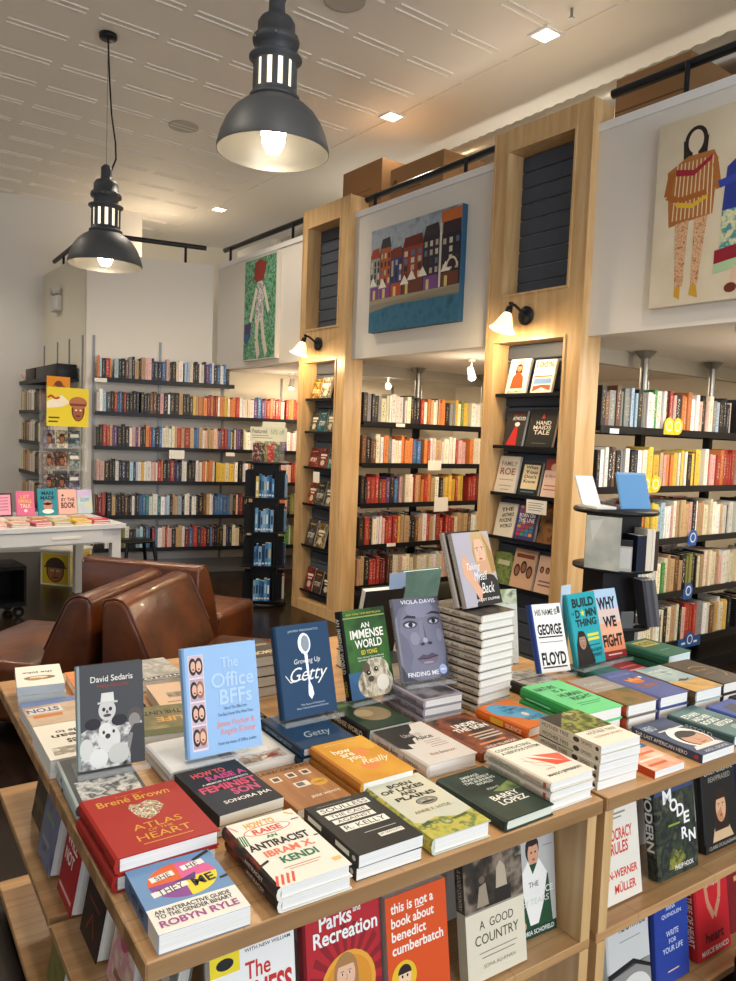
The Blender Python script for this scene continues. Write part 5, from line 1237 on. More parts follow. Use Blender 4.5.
stack(2, 'dark brown hardcover with a thin golden arc', w=.148, h=.235, t=.037, base=art(['3a2f22', '4a3c2a', '332a1f'], 6, 9, 3), x=2.506, y=1.366, z=T0, yaw=-4,
      ops=[('l', [(.5 + .42 * math.cos(R(a)), .45 + .26 * math.sin(R(a))) for a in range(-60, 130, 15)], .018, 'a98a44'), ('t', 'THE ARC', .25, .52, .7, .57, 'b5985a', 0), ('r', .3, .4, .7, .41, '8c7544')])
stack(2, 'bottle green hardcover with a gold title', w=.158, h=.2, t=.037, base='215c48', x=2.635, y=1.635, z=T0, yaw=0, ops=[('r', .2, .6, .85, .9, 'b5a04f'), ('t', 'HORSES', .24, .66, .8, .84, '215c48', .03), ('r', .3, .3, .7, .34, '5a8c6a')], pages=mat('cfe3ea', .8))
book('table_book', .128, .175, .03, art(['1f5a5a', '2a6a66', '174a4c'], 8, 2), 2.325, 1.668, T0, 0, label='dark teal hardcover lying under the turquoise display book', ops=[('r', .1, .1, .9, .16, '3f8a84')])
book('table_book', .118, .175, .026, '7a2028', 2.457, 1.662, T0, 0, label='dark red hardcover lying under the sunset coloured display book', ops=[('r', .1, .3, .9, .38, 'c9505a'), ('r', .1, .1, .9, .16, 'd98a8a')])
book('table_book', .15, .2, .04, art(['8a8a86', '6a6a68', 'a9a8a2', '4a4a4a'], 16, 6), 1.985, 1.672, T0, -3, label='grey printed hardcover lying under the white display book', spinecol='2a2a2c', ops=[('e', .5, .3, .06, .05, '2f2f30'), ('r', .1, .6, .9, .64, '3a3a3c')])

# --- flat books under the display row
vz = stack(3, 'grey violet hardcover of the portrait book', w=.15, h=.22, t=.0255, base='9a96a2', x=1.53, y=1.735, z=T0, yaw=-4, spinecol='8d8894', jit=.003,
           ops=[('r', .05, .05, .95, .9, art(['2a2628', '4a4448', '8a8690', '343034'], 12, 3))], spine=[('t', 'FINDING ME', .1, .3, .5, .7, '3a3a44', 0), ('t', 'DAVIS', .6, .3, .85, .7, '3a3a44', 0)])
imz = book('table_book', label='dark green hardcover lying under the furry animal book', w=.158, h=.228, t=.038, base='1f3524', x=1.318, y=1.728, z=T0, yaw=-2, spinecol='15181a', ops=[('e', .55, .45, .35, .24, '8c7a5a'), ('e', .4, .5, .18, .12, 'b09a74'), ('r', .1, .8, .9, .9, '3f6a35')], spine=[('t', 'IMMENSE WORLD', .2, .3, .9, .7, 'e3e0d2', .02)])
gz = stack(2, 'navy hardcover of the spoon book', w=.163, h=.232, t=.024, base='143a5c', x=1.087, y=1.697, z=T0, yaw=-2, spinecol='0f2a44', ops=[('t', 'Getty', .3, .2, .8, .4, 'a9b8c4', 0, .4)], spine=[('t', 'GROWING UP GETTY', .15, .3, .8, .7, '8ca4b9', 0)])
sz = stack(2, 'grey hardcover of the clown book', w=.152, h=.245, t=.0235, base='55585a', x=.535, y=1.70, z=T0, yaw=-5, spinecol='b9c6c4', jit=.006,
           ops=[('r', .1, .02, .95, .45, art(['2f2f30', '8a8a88', 'e0dfd9', '4a4a4a', 'c9c8c2'], 28, 3))], spine=[('r', .3, .3, .36, .7, '26282a')])
oz = stack(2, 'pale grey hardcover of the sky blue book', w=.175, h=.185, t=.022, base='d3d6d9', x=.768, y=1.727, z=T0, yaw=-2, ops=[('r', .75, .05, .95, .5, art(['e0ddd9', '8a6a6a', 'c9a9a4'], 30, 2))])

JZ = T0
JZ = stack(12, 'taupe spined hardcover in the tall stack', w=.165, h=.225, t=.0245, base='d2cbc0', x=1.74, y=1.745, z=T0, yaw=4, spinecol='c4b5a0', jit=.0035, jy=1.2, group='tall stack of taupe spined hardcovers', name='stacked_book',
           ops=[('r', .0, 0, 1, 1, art(['4a4644', '3a3634', '6a5f58'], 10, 2)), ('r', .2, .3, .8, .5, '2a2624')],
           spine=[('t', 'Taking Myself', .06, .3, .42, .75, '5a4a3c', 0, .4), ('t', 'Back', .46, .3, .62, .75, '5a4a3c', 0, .4), ('t', 'DUPRIE', .72, .35, .93, .65, '5a4a3c', 0)])

# --- display row, on acrylic stands
clown = [('p', [(.03, .0), (.5, .0), (.62, .0), (1, .0), (1, .3), (.92, .5), (.75, .4), (.62, .47), (.45, .48), (.25, .42), (.05, .36)], art(['2f3032', '8f8f8d', 'e3e2dd', '4f4f50', 'cfcec8'], 30, 3, 3)),
         ('e', .44, .55, .13, .1, 'd0cfca'), ('p', [(.34, .62), (.36, .72), (.54, .72), (.55, .62)], 'e0dfd9'), ('r', .3, .615, .6, .635, 'cfcdc6'), ('e', .39, .56, .025, .02, '2a2a2a'), ('e', .49, .56, .025, .02, '2a2a2a'), ('e', .44, .535, .02, .016, '6a5a58'), ('e', .44, .5, .06, .015, '4a4444'),
         ('e', .22, .43, .12, .055, '26262a'), ('e', .62, .44, .12, .055, '26262a'), ('e', .46, .27, .17, .13, 'dcdbd5'), ('e', .4, .36, .09, .07, 'e3e2dc'), ('e', .44, .3, .04, .025, '3a3838'), ('e', .53, .34, .02, .018, '2f2d2d'), ('e', .38, .34, .02, .018, '2f2d2d'),
         ('e', .86, .46, .12, .085, '55504c'), ('e', .85, .42, .09, .07, '8f8985'), ('p', [(.78, .0), (.76, .3), (.84, .38), (1, .38), (1, 0)], '3a3a3d'), ('l', [(.8, .3), (.72, .06)], .05, '8a8683'), ('e', .12, .2, .1, .1, 'd6d5cf'), ('e', .6, .12, .16, .1, 'c9c8c2'), ('e', .3, .1, .14, .09, 'e3e2dd')]
display('display_book', .15, .236, .024, '45474a', .566, 1.713, sz, -6.3, 11, 'dark grey hardcover with a black and white clown photograph', spinecol='aab8b6',
        ops=clown + [('t', 'David Sedaris', .2, .83, .84, .89, 'efece4', .01), ('t', 'Happy-Go-Lucky', .3, .765, .78, .81, 'b5402e', 0)])
strip = [('r', .07, .06, .27, .93, 'e6d9de')]
for i in range(4):
    v = .08 + i * .215
    strip += [('r', .08, v, .26, v + .2, ('b9a0b0', 'c9b5c0', 'bda5b5', 'd0b9c4')[i]), ('e', .13, v + .1, .05, .08, '2a2022'), ('e', .135, v + .1, .032, .05, 'e0b09a'), ('e', .21, v + .1, .05, .08, ('8c5a3a', '2a2022', '9a6a4a', '2f2422')[i]), ('e', .208, v + .1, .034, .05, 'e3b8a0'), ('e', .135, v + .075, .015, .008, '8c3a3a'), ('e', .208, v + .075, .015, .008, '8c3a3a')]
sv = mat('b4d2f0', .4, 0)
display('display_book', .195, .262, .026, '97bfe9', .825, 1.650, oz, -3.2, 14, 'sky blue hardcover with a strip of photo booth pictures', spinecol='89b0da',
        ops=strip + [('t', 'The', .5, .78, .74, .88, sv, .02), ('t', 'Office', .36, .6, .94, .74, sv, .02), ('t', 'BFFs', .46, .44, .9, .58, sv, .02), ('t', 'Tales of The Office from', .5, .39, .82, .42, '3f5f8c', 0), ('t', 'Two Best Friends Who Were There', .42, .335, .9, .365, '3f5f8c', 0), ('t', 'Jenna Fischer &', .4, .225, .92, .295, 'e89a90', .01), ('t', 'Angela Kinsey', .44, .15, .92, .22, 'e89a90', .01), ('t', 'from the hosts of Office Ladies', .4, .075, .92, .105, '3f5f8c', 0)])
spoon = mat('c9ced2', .25, .8)
display('display_book', .176, .254, .028, '123c60', 1.128, 1.740, gz, -1.4, 17, 'deep blue hardcover with a long silver spoon', spinecol='0f3250',
        ops=[('t', 'JAMES REGINATO', .24, .91, .8, .94, 'a9bccb', 0), ('e', .52, .78, .115, .115, spoon), ('e', .535, .78, .075, .09, '8c99a4'), ('p', [(.5, .68), (.56, .68), (.55, .36), (.585, .3), (.6, .22), (.545, .17), (.5, .22), (.51, .3), (.525, .36)], spoon), ('t', 'Growing Up', .3, .55, .78, .62, 'e3e6e6', 0, .15), ('t', 'Getty', .2, .33, .9, .53, 'eef0ee', 0, .45), ('l', [(.12, .46), (.2, .38), (.4, .4)], .012, 'eef0ee'), ('t', 'The Story of America\'s', .34, .11, .78, .135, 'c9d2d9', 0), ('t', 'Most Unconventional Dynasty', .26, .075, .84, .1, 'c9d2d9', 0)])
book('display_book', .165, .262, .028, '1e1f22', 1.20, 1.89, T0, -1.4, 17, label='black hardcover standing behind the spoon book', hard=True, ops=[('r', .1, .9, .5, .97, 'b5302a')], spinecol='2a2a2e')
display('display_book', .168, .268, .038, art(['20401f', '3a6a2c', '2c5526', '1c381e'], 9, 4, 3), 1.388, 1.790, T0 + .0396, 1, 17, 'green hardcover with a furry animal and white capitals', spinecol='131517',
        ops=[('r', 0, 0, .3, .3, art(['2a4a6a', '35608a', '2f5a4a'], 9, 2)), ('e', .58, .15, .40, .19, art(['6a5f4c', 'a89a80', 'd6cdb8', '8a7d66', 'c2b8a2'], 45, 4, 4, stretch=(1, .5, 1))), ('e', .62, .29, .30, .14, art(['6a5f4c', 'a89a80', 'd6cdb8', '8a7d66', 'c2b8a2'], 45, 4, 4, stretch=(1, .5, 1))), ('e', .40, .33, .09, .06, '5a4f3f'), ('e', .44, .27, .05, .028, '1f1a14'), ('e', .62, .30, .045, .028, '1f1a14'), ('e', .45, .275, .015, .008, 'e9e4d8'), ('e', .63, .305, .015, .008, 'e9e4d8'), ('e', .48, .2, .07, .035, '4a4034'), ('e', .74, .14, .14, .09, 'e0d9c8'), ('r', .02, .9, .98, .915, '8aa45a'), ('t', 'AN', .4, .78, .6, .84, 'f2f0e6', .02), ('t', 'IMMENSE', .14, .665, .9, .765, 'f2f0e6', .03), ('t', 'WORLD', .22, .555, .84, .65, 'f2f0e6', .03), ('t', 'ED YONG', .34, .48, .7, .53, 'd9c64a', .03), ('t', 'How Animal Senses Reveal', .24, .44, .84, .46, 'e3e6d6', 0), ('t', 'the Hidden Realms Around Us', .24, .41, .84, .43, 'e3e6d6', 0), ('t', 'NEW YORK TIMES BESTSELLING', .1, .935, .9, .955, 'd9c64a', 0)],
        spine=[('t', 'AN IMMENSE WORLD', .08, .25, .7, .75, 'e9e6da', .02), ('t', 'YONG', .78, .3, .95, .7, 'd9c64a', 0)])
sk, sd, hi_ = '77788c', '4c4d60', 'a5a6b8'
display('display_book', .170, .258, .026, '6c6d80', 1.558, 1.741, vz, -8.7, 22, 'grey blue hardcover filled by a close up face', spinecol='8d8e9c',
        ops=[('p', [(0, .2), (.1, .06), (.3, 0), (0, 0)], '40414f'), ('p', [(1, .3), (.92, .1), (.75, 0), (1, 0)], '4a4b5c'), ('e', .53, .5, .47, .52, sk), ('p', [(0, 1), (0, .75), (.12, .88), (.4, .95), (1, .95), (1, 1)], '5d5e70'), ('e', .55, .85, .3, .1, '84859a'),
             ('p', [(.14, .74), (.26, .79), (.44, .77), (.44, .74), (.26, .755)], '2c2c38'), ('p', [(.66, .78), (.82, .82), (.97, .8), (.97, .77), (.82, .79)], '2c2c38'),
             ('e', .3, .675, .16, .05, sd), ('e', .82, .7, .14, .05, sd), ('e', .3, .67, .11, .03, 'c9cad6'), ('e', .82, .695, .095, .028, 'c9cad6'), ('e', .31, .67, .05, .03, '1f1f28'), ('e', .82, .695, .045, .028, '1f1f28'), ('l', [(.18, .69), (.3, .71), (.43, .68)], .014, '1f1f28'), ('l', [(.73, .71), (.82, .73), (.93, .71)], .014, '1f1f28'),
             ('p', [(.5, .72), (.46, .5), (.44, .43), (.6, .4), (.58, .52), (.58, .7)], '7f8094'), ('p', [(.57, .7), (.62, .5), (.74, .45), (.66, .41), (.58, .43)], '5a5b6e'), ('e', .59, .44, .17, .055, '737488'), ('e', .51, .425, .05, .018, '30303c'), ('e', .67, .43, .05, .018, '30303c'), ('e', .58, .47, .05, .03, hi_),
             ('p', [(.34, .25), (.48, .3), (.58, .285), (.68, .31), (.82, .27), (.6, .24)], '55465a'), ('p', [(.34, .25), (.6, .24), (.82, .27), (.74, .19), (.58, .165), (.44, .19)], '73647a'), ('l', [(.36, .25), (.58, .245), (.8, .27)], .01, '2c2634'), ('e', .58, .2, .12, .015, '9a8ca0'),
             ('p', [(.06, .6), (.2, .5), (.28, .3), (.2, .16), (.08, .3)], '6a6b80'), ('e', .36, .5, .1, .08, '8a8b9e'), ('e', .9, .52, .06, .08, '8a8b9e'),
             ('t', 'VIOLA DAVIS', .16, .925, .92, .975, 'e6e6ec', .02), ('t', 'FINDING ME', .1, .045, .76, .1, 'eeeef2', .02), ('e', .87, .1, .085, .06, 'a9b8e0'), ('r', .82, .09, .92, .11, 'dfe6f6')],
        spine=[('t', 'FINDING ME', .1, .3, .6, .7, '3c3c48', 0)])
bl = 'c9a878'
jac = [('r', 0, 0, 1, 1, 'b4afba'), ('p', [(.3, 0), (.34, .2), (.5, .38), (.72, .44), (.92, .38), (1, .3), (1, 0)], '2f2d2e'), ('p', [(.5, .98), (.46, .7), (.5, .5), (.6, .42), (.86, .4), (1, .44), (1, .7), (.94, .92), (.8, 1), (.58, 1)], bl), ('p', [(.8, .98), (.98, .7), (1, .44), (.88, .42), (.84, .7)], 'a9844f'),
       ('e', .66, .73, .155, .19, 'e3b79a'), ('p', [(.56, .6), (.78, .6), (.8, .42), (.6, .44)], 'd0a084'), ('c', .66, .78, .165, .2, 35, 145, bl), ('p', [(.58, .93), (.5, .8), (.49, .62), (.56, .5), (.53, .66), (.545, .8)], bl), ('p', [(.53, .9), (.47, .72), (.5, .58), (.5, .75)], 'a9844f'), ('p', [(.76, .95), (.86, .8), (.84, .6), (.8, .76)], bl), ('e', .6, .745, .04, .016, 'f0ece6'), ('e', .74, .75, .035, .016, 'f0ece6'), ('e', .6, .745, .018, .016, '3a3f4a'), ('e', .74, .75, .016, .016, '3a3f4a'), ('l', [(.55, .775), (.65, .78)], .01, '7a5a3a'), ('l', [(.7, .782), (.79, .782)], .01, '7a5a3a'), ('l', [(.66, .74), (.665, .68), (.63, .675)], .009, 'b98a70'), ('e', .655, .625, .05, .014, 'b5605c'),
       ('p', [(.1, .56), (.18, .66), (.3, .6), (.36, .42), (.52, .2), (.44, .04), (.24, .3), (.12, .42)], 'dcab8e'), ('l', [(.16, .62), (.12, .7)], .03, 'dcab8e'), ('l', [(.22, .62), (.2, .72)], .03, 'dcab8e'), ('l', [(.28, .6), (.28, .69)], .028, 'dcab8e'),
       ('t', 'Taking', .22, .46, .58, .58, 'f4f2ee', 0, .4), ('t', 'Myself', .36, .3, .74, .46, 'f4f2ee', 0, .4), ('t', 'Back', .5, .16, .86, .3, 'f4f2ee', 0, .4), ('t', 'JACEY DUPRIE', .3, .05, .94, .095, 'efece6', .02)]
book('display_book', .175, .242, .022, '3a3634', 1.752, 1.72, JZ + .0006, 4, 20, label='hardcover of a blonde woman in black, front one on the tall stack', spinecol='a3988c', ops=jac, spine=[('t', 'Taking Myself Back', .1, .3, .6, .7, 'e9e4dc', 0, .4)])
book('display_book', .175, .242, .022, '3a3634', 1.752 - .012, 1.72 + .0262, JZ + .0006, 4, 20, label='second copy of the blonde woman hardcover just behind the front one', spinecol='a3988c', spine=[('t', 'Taking Myself Back', .1, .3, .6, .7, 'e9e4dc', 0, .4)])
display('display_book', .13, .236, .03, 'ecebe7', 2.085, 1.668, T0 + .0406, -12, 20, 'white hardcover with heavy black underlined capitals', spinecol='22408a',
        ops=[('t', 'HIS NAME IS', .12, .83, .84, .92, '26262a', .02), ('t', 'GEORGE', .12, .54, .92, .7, '17171a', .05), ('r', .12, .5, .92, .52, '17171a'), ('r', .14, .43, .9, .44, '6a6a6e'), ('t', 'FLOYD', .12, .1, .92, .29, '17171a', .05), ('r', .12, .06, .92, .08, '17171a'), ('r', .86, .85, .95, .95, '55555a')])
display('display_book', .168, .262, .024, '22a3b0', 2.318, 1.690, T0 + .0306, 1.5, 16, 'turquoise hardcover with a portrait and a yellow star', spinecol='17808c',
        ops=[('t', 'BUILD', .14, .8, .92, .93, '1b2a30', .06), ('t', 'THE', .06, .7, .16, .74, '1b2a30', .02), ('t', 'D', .2, .655, .36, .77, '1b2a30', .06), ('p', [(.46 + (.085 if i % 2 == 0 else .035) * math.cos(R(90 + 36 * i)), .715 + (.055 if i % 2 == 0 else .022) * math.sin(R(90 + 36 * i))) for i in range(10)], 'd9d94a'), ('t', 'MN', .56, .655, .94, .77, '1b2a30', .06), ('t', 'THING', .16, .53, .9, .635, '1b2a30', .06),
             ('p', [(.02, 0), (.08, .3), (.2, .48), (.4, .46), (.5, .3), (.64, .04), (.62, 0)], '2a2626')] + face(.3, .33, .12, .11, 'a8826e', '241f20', 1.2) + [('r', .5, .38, .9, .42, 'd9d94a'), ('r', .5, .32, .9, .36, 'd9d94a'), ('r', .52, .25, .88, .262, '1b2a30'), ('t', 'PENNEY', .56, .09, .92, .14, '1b2a30', .02), ('t', 'KATHRYN', .56, .16, .92, .21, '1b2a30', .02)])
display('display_book', .128, .262, .03, 'a9c6e2', 2.476, 1.700, T0 + .0266, -4, 18, 'hardcover fading from pale blue to orange with black capitals', spinecol='c9903a',
        ops=[('r', 0, .5, 1, .72, 'd3c0bc'), ('r', 0, .28, 1, .5, 'e3a98c'), ('r', 0, 0, 1, .28, 'df8a64'), ('r', 0, 0, 1, .1, '8c2a2a'), ('t', 'WHY', .1, .7, .9, .88, '1f1f22', .06), ('t', 'WE', .22, .44, .8, .6, '1f1f22', .06), ('t', 'FIGHT', .08, .16, .94, .34, '1f1f22', .06), ('r', .2, .04, .8, .06, 'e6c0b0')])
t = thing('bookmark_card', 'pale blue bookmark sticking up behind the turquoise book', 'bookmark', (2.25, 1.775, T0), R(2)); m = MB(); m.box((-.028, 0, 0), (.028, .002, .325), mat('bcd0e2', .4)); m.build('card', t)

# --- books lying on the table behind, facing the other way
book('table_book', .15, .232, .046, 'e9e6da', .542, 1.957, T0, 177, hard=False, label='white paperback with black words upside down behind the clown book', ops=[('t', 'ouses', .1, .5, .6, .62, '2f2c28', .03), ('t', 'guide to', .1, .2, .7, .32, '2f2c28', .03), ('t', 'clean', .2, .34, .8, .46, '2f2c28', .03), ('r', .1, .7, .9, .9, art(['c9c4b4', '8a8578', 'e3dfd2'], 40, 3))])
stack(2, 'upside down book with bands of purple, orange and skin tones', w=.152, h=.198, t=.02, base=art(['b9a08c', 'cbb49c', 'a88a74'], 8, 3), x=.556, y=2.188, z=T0, yaw=178, hard=False, ops=[('r', 0, 0, 1, .22, '6a7fb0'), ('r', .35, .3, .95, .55, 'd9d2c6'), ('r', .4, .6, .9, .72, 'c97a3a'), ('t', 'STON', .4, .34, .95, .5, '4a5a9a', .04)])
stack(3, 'white book with a brown mouth shape, face up', w=.13, h=.2, t=.025, base='eceae2', x=.568, y=2.412, z=T0, yaw=170, hard=False, jit=.006, ops=[('e', .5, .62, .34, .1, '8c6a4a'), ('e', .52, .6, .2, .05, 'e3d9c9'), ('e', .6, .68, .18, .06, 'b08a60'), ('t', 'the joke', .2, .28, .85, .4, '3a3634', .02)], pages=mat('ccd6de', .8))
book('table_book', .145, .2, .03, art(['c9703a', 'd98a52', 'b55f30'], 6, 3), .742, 2.44, T0, 175, label='orange hardcover behind the clown book', ops=[('r', .1, .6, .9, .7, 'efe0cc')])
book('table_book', .14, .19, .04, '3c3a3a', .725, 2.215, T0, 180, label='dark striped book behind the clown book', ops=[('r', .05, .1 * i, .95, .1 * i + .045, 'd6d2c8') for i in range(1, 9)])
book('table_book', .155, .225, .036, art(['d9d8d2', '8f8f8c', 'b9b8b2', '5a5a58'], 12, 4), .935, 2.425, T0, 178, label='black and white photograph book behind the clown book', ops=[('r', 0, .85, 1, .97, '3a3a3a'), ('t', 'PHOTO', .1, .87, .9, .95, 'e3e2dc', .02)])
book('table_book', .135, .225, .035, 'd6b79a', .905, 2.16, T0, 172, label='beige book with a tiny picture behind the sky blue book', ops=[('r', .3, .4, .7, .6, art(['5a5048', 'a89a88', '3a342e'], 40, 2)), ('r', .2, .75, .8, .78, '8a6a50')])
book('table_book', .145, .215, .046, art(['8c7f5a', '6a6a4a', 'a9946a'], 9, 3), .782, 1.96, T0, 168, hard=False, label='olive brown book with tan words upside down beside the clown book', ops=[('t', 'THE UNTIL', .08, .18, .92, .32, '2f2418', .04), ('t', 'LIFE', .1, .42, .6, .58, 'd9a050', .04), ('r', 0, .8, 1, 1, '5a5f3a')])
bk = stack(4, 'dark brown book behind the sky blue book', w=.125, h=.2, t=.032, base='2f261f', x=1.052, y=2.195, z=T0, yaw=175, hard=False, ops=[('t', 'UNBOUND', .06, .7, .94, .86, 'c9b48a', .04), ('r', .06, .3, .94, .4, '8a7a5a')])
stack(4, 'dark grey book beside the dark brown stack', w=.125, h=.2, t=.032, base='2c2a27', x=1.192, y=2.19, z=T0, yaw=178, hard=False, ops=[('t', 'MEMORY', .06, .7, .94, .86, 'd0bc94', .04), ('r', .06, .3, .94, .4, '8a7f68')])
book('table_book', .16, .17, .03, '4a3f30', .99, 1.965, T0, 176, label='brown book with golden lines between the sky blue and spoon books', ops=[('l', [(.1, .2 + .15 * i), (.9, .3 + .15 * i)], .03, 'c9a860') for i in range(4)])
book('table_book', .14, .2, .03, 'e0d3b9', 1.34, 2.43, T0, 180, label='beige hardcover near the back edge behind the spoon book', ops=[('r', .2, .5, .8, .6, '9a8460')])
book('display_book', .17, .25, .035, '26272b', 1.64, 2.125, T0 + .066, 176, 14, label='black book seen from behind with a page marker, facing the chairs', ops=[('r', .1, .5, .9, .7, '8a8a90')])
book('table_book', .18, .24, .065, '4a4c50', 1.64, 2.125, T0, 176, label='grey book lying under the black one that faces the chairs')
m = MB(); m.box((-.035, 0, 0), (.035, .0015, .06), mat('a9c4ea', .4)); o = m.build('page_marker', M=Matrix.Translation((1.69, 2.072, T0 + .304)) @ Matrix.Rotation(R(-4), 4, 'Z')); tag(o, 'pale blue page marker above the black book seen from behind', 'page marker')
book('display_book', .19, .27, .02, art(['5f7f78', '6a8a80', '557068'], 6, 3), 1.915, 2.235, T0 + .071, 180, 10, label='grey green book seen from behind beside the tall stack')
book('table_book', .2, .26, .07, '55605c', 1.925, 2.235, T0, 180, label='grey hardcover lying beneath the grey green standing book')
book('display_book', .14, .28, .02, art(['4a6a3a', '9ab07a', 'cfd8c4', '3a5530'], 14, 5), 2.12, 1.96, T0, -14, 9, label='leafy green book standing between the tall stack and the white display book', ops=[('r', .5, 0, 1, .8, 'dfe6e4')])

# ------------------------------------------------------------------ books on the shelves below
Z1, Z2 = .3956, .0756
def low(x, y, w, h, base, z, label, ops, yaw=-3, lean=9, t_=.026, hard=True, spinecol=None, spine=()):
    book('shelf_display_book', w, h, t_, base, x, y, z, yaw, lean, ops=ops, label=label, hard=hard, spinecol=spinecol, spine=spine)
low(.655, 1.17, .17, .262, 'ebe9e4', Z1, 'white paperback with a yellow square and red capitals under the table', [('r', 0, .83, .34, .98, 'ead22e'), ('e', .17, .9, .1, .04, '1f1f1f'), ('t', 'WITH NEW WILLIAM', .4, .93, .95, .955, '3a3a3a', .01), ('t', 'The', .4, .74, .7, .86, 'c4302c', .02), ('t', 'BUSINESS', .1, .54, .96, .72, 'c4302c', .05)], hard=False)
sun = []
for i in range(20):
    a, b = R(18 * i), R(18 * i + 9); sun.append(('p', [(.55, .45), (.55 + .5 * math.cos(a), .45 + .42 * math.sin(a)), (.55 + .5 * math.cos(b), .45 + .42 * math.sin(b))], '8c1f26'))
low(.845, 1.155, .178, .268, 'b5262e', Z1, 'red hardcover with a blonde woman before a golden disc', sun + [('e', .55, .42, .36, .25, 'e3a23a'), ('e', .55, .42, .31, .215, 'd98f2e')] + face(.52, .5, .12, .12, 'e3b494', 'a8794a', 1.9, 'b0504a') + [('p', [(.22, 0), (.28, .22), (.44, .33), (.6, .33), (.76, .22), (.84, 0)], '26262c'), ('e', .86, .24, .1, .1, '2a201c'), ('t', 'Parks', .2, .87, .62, .985, 'f2efe9', .03), ('t', 'and', .64, .93, .74, .975, 'f2efe9', .02), ('t', 'Recreation', .12, .76, .96, .87, 'f2efe9', .03), ('p', [(.6, .02), (.96, .12), (.96, .24), (.6, .14)], '1f1f22'), ('t', 'THE', .66, .08, .9, .18, 'f2efe9', .02, 0, 12)], spinecol='7a1a20')
low(1.018, 1.14, .158, .258, 'd8521f', Z1, 'orange paperback with white lower case lettering and a cartoon man badge', [('t', 'this is not a', .08, .86, .78, .94, 'f6ece0', .03), ('r', .48, .845, .62, .853, 'f6ece0'), ('t', 'book about', .08, .75, .78, .83, 'f6ece0', .03), ('t', 'benedict', .08, .645, .64, .725, 'f6ece0', .03), ('t', 'cumberbatch', .08, .54, .92, .62, 'f6ece0', .03), ('e', .25, .35, .2, .13, 'e3b92e'), ('e', .26, .35, .1, .085, 'efc9a4'), ('s', .26, .38, .11, .07, 0, 180, '2a201c'), ('e', .22, .36, .015, .012, '2a201c'), ('e', .3, .36, .015, .012, '2a201c'), ('l', [(.22, .31), (.3, .31)], .012, '8c4a3a'), ('t', 'the joy of loving', .3, .12, .95, .17, 'efc06a', .02), ('t', 'something', .3, .05, .8, .1, 'efc06a', .02)], hard=False, t_=.034, spinecol='b9b2a8')
low(1.245, 1.135, .178, .272, 'dcd2ba', Z1, 'cream paperback with an old sepia photograph across its top', [('r', 0, .56, 1, 1, art(['1d1814', '3f352b', '8a7a68', '2a231c', 'b5a794'], 13, 3, 3)), ('p', [(.52, .6), (.55, .84), (.62, .9), (.7, .84), (.74, .6)], 'b5a58e'), ('e', .62, .92, .05, .03, '8a7866'), ('p', [(.2, .58), (.25, .74), (.36, .76), (.4, .58)], '9a8a76'), ('e', .3, .79, .05, .03, '6a5a4a'), ('r', .5, .56, .78, .68, '2a231d'), ('r', 0, .545, 1, .56, '8f8878'), ('t', 'A  GOOD', .22, .40, .8, .47, '4a4238', 0), ('t', 'COUNTRY', .14, .28, .88, .36, '4a4238', 0), ('r', .2, .21, .84, .218, '8a806c'), ('r', .24, .17, .8, .178, '8a806c'), ('t', 'SOFIA ALI-KHAN', .26, .09, .8, .12, '8a7f6a', 0)], hard=False, t_=.03, spinecol='cfc4ab', spine=[('r', 0, 0, .44, 1, art(['1d1814', '5a4f42', '2a231c'], 20, 5)), ('t', 'A GOOD COUNTRY', .1, .3, .42, .7, 'dcd2ba', 0)])
low(1.412, 1.175, .148, .25, 'b5b4b0', Z1, 'dark green spined book of a woman in a white scarf', [('e', .5, .84, .15, .13, '2a201a'), ('e', .52, .8, .12, .12, 'cf9a7a'), ('s', .5, .87, .15, .09, 10, 170, '2a201a'), ('e', .48, .81, .02, .01, '241c18'), ('e', .57, .81, .02, .01, '241c18'), ('e', .53, .74, .035, .01, '9a4a40'), ('p', [(.4, .7), (.64, .7), (.84, .56), (.92, .1), (.1, .1), (.14, .56)], '1f4a30'), ('p', [(.4, .74), (.5, .6), (.64, .74), (.82, .58), (.72, .3), (.6, .12), (.42, .12), (.32, .34), (.22, .6)], 'e9e6df'), ('r', .05, .7, .26, .71, '8a8a88'), ('r', .74, .84, .95, .85, '8a8a88'), ('e', .26, .13, .07, .05, 'cf9a7a'), ('p', [(0, 0), (1, 0), (1, .1), (0, .1)], '1b3a28'), ('t', 'THE', .4, .48, .62, .53, '4a4a48', 0), ('t', 'FRAGRANCE', .08, .39, .94, .455, 'e9e6df', .01), ('t', 'of TEARS', .26, .31, .84, .37, 'cfcdc4', .01), ('t', 'VICTORIA SCHOFIELD', .06, .03, .94, .075, 'dfe3da', .02)], yaw=-5, lean=7, t_=.03, spinecol='173a28')
low(1.72, 1.14, .165, .255, 'e4ddcf', Z1, 'cream book with bold red capitals beside the table post', [('r', .1, .88, .7, .9, '8a8478'), ('r', .1, .84, .6, .855, '8a8478'), ('t', 'DEMOCRACY', .06, .62, .84, .74, 'd23a26', .03), ('t', 'RULES', .3, .48, .72, .6, 'd23a26', .03), ('t', 'JAN-WERNER', .06, .22, .92, .33, 'd23a26', .03), ('t', 'M\u00dcLLER', .34, .09, .86, .2, 'd23a26', .03)])
cam_ = art(['15181a', '232a24', '3a4432', '1b1e28', '55593f', '191c1a'], 17, 4, 4)
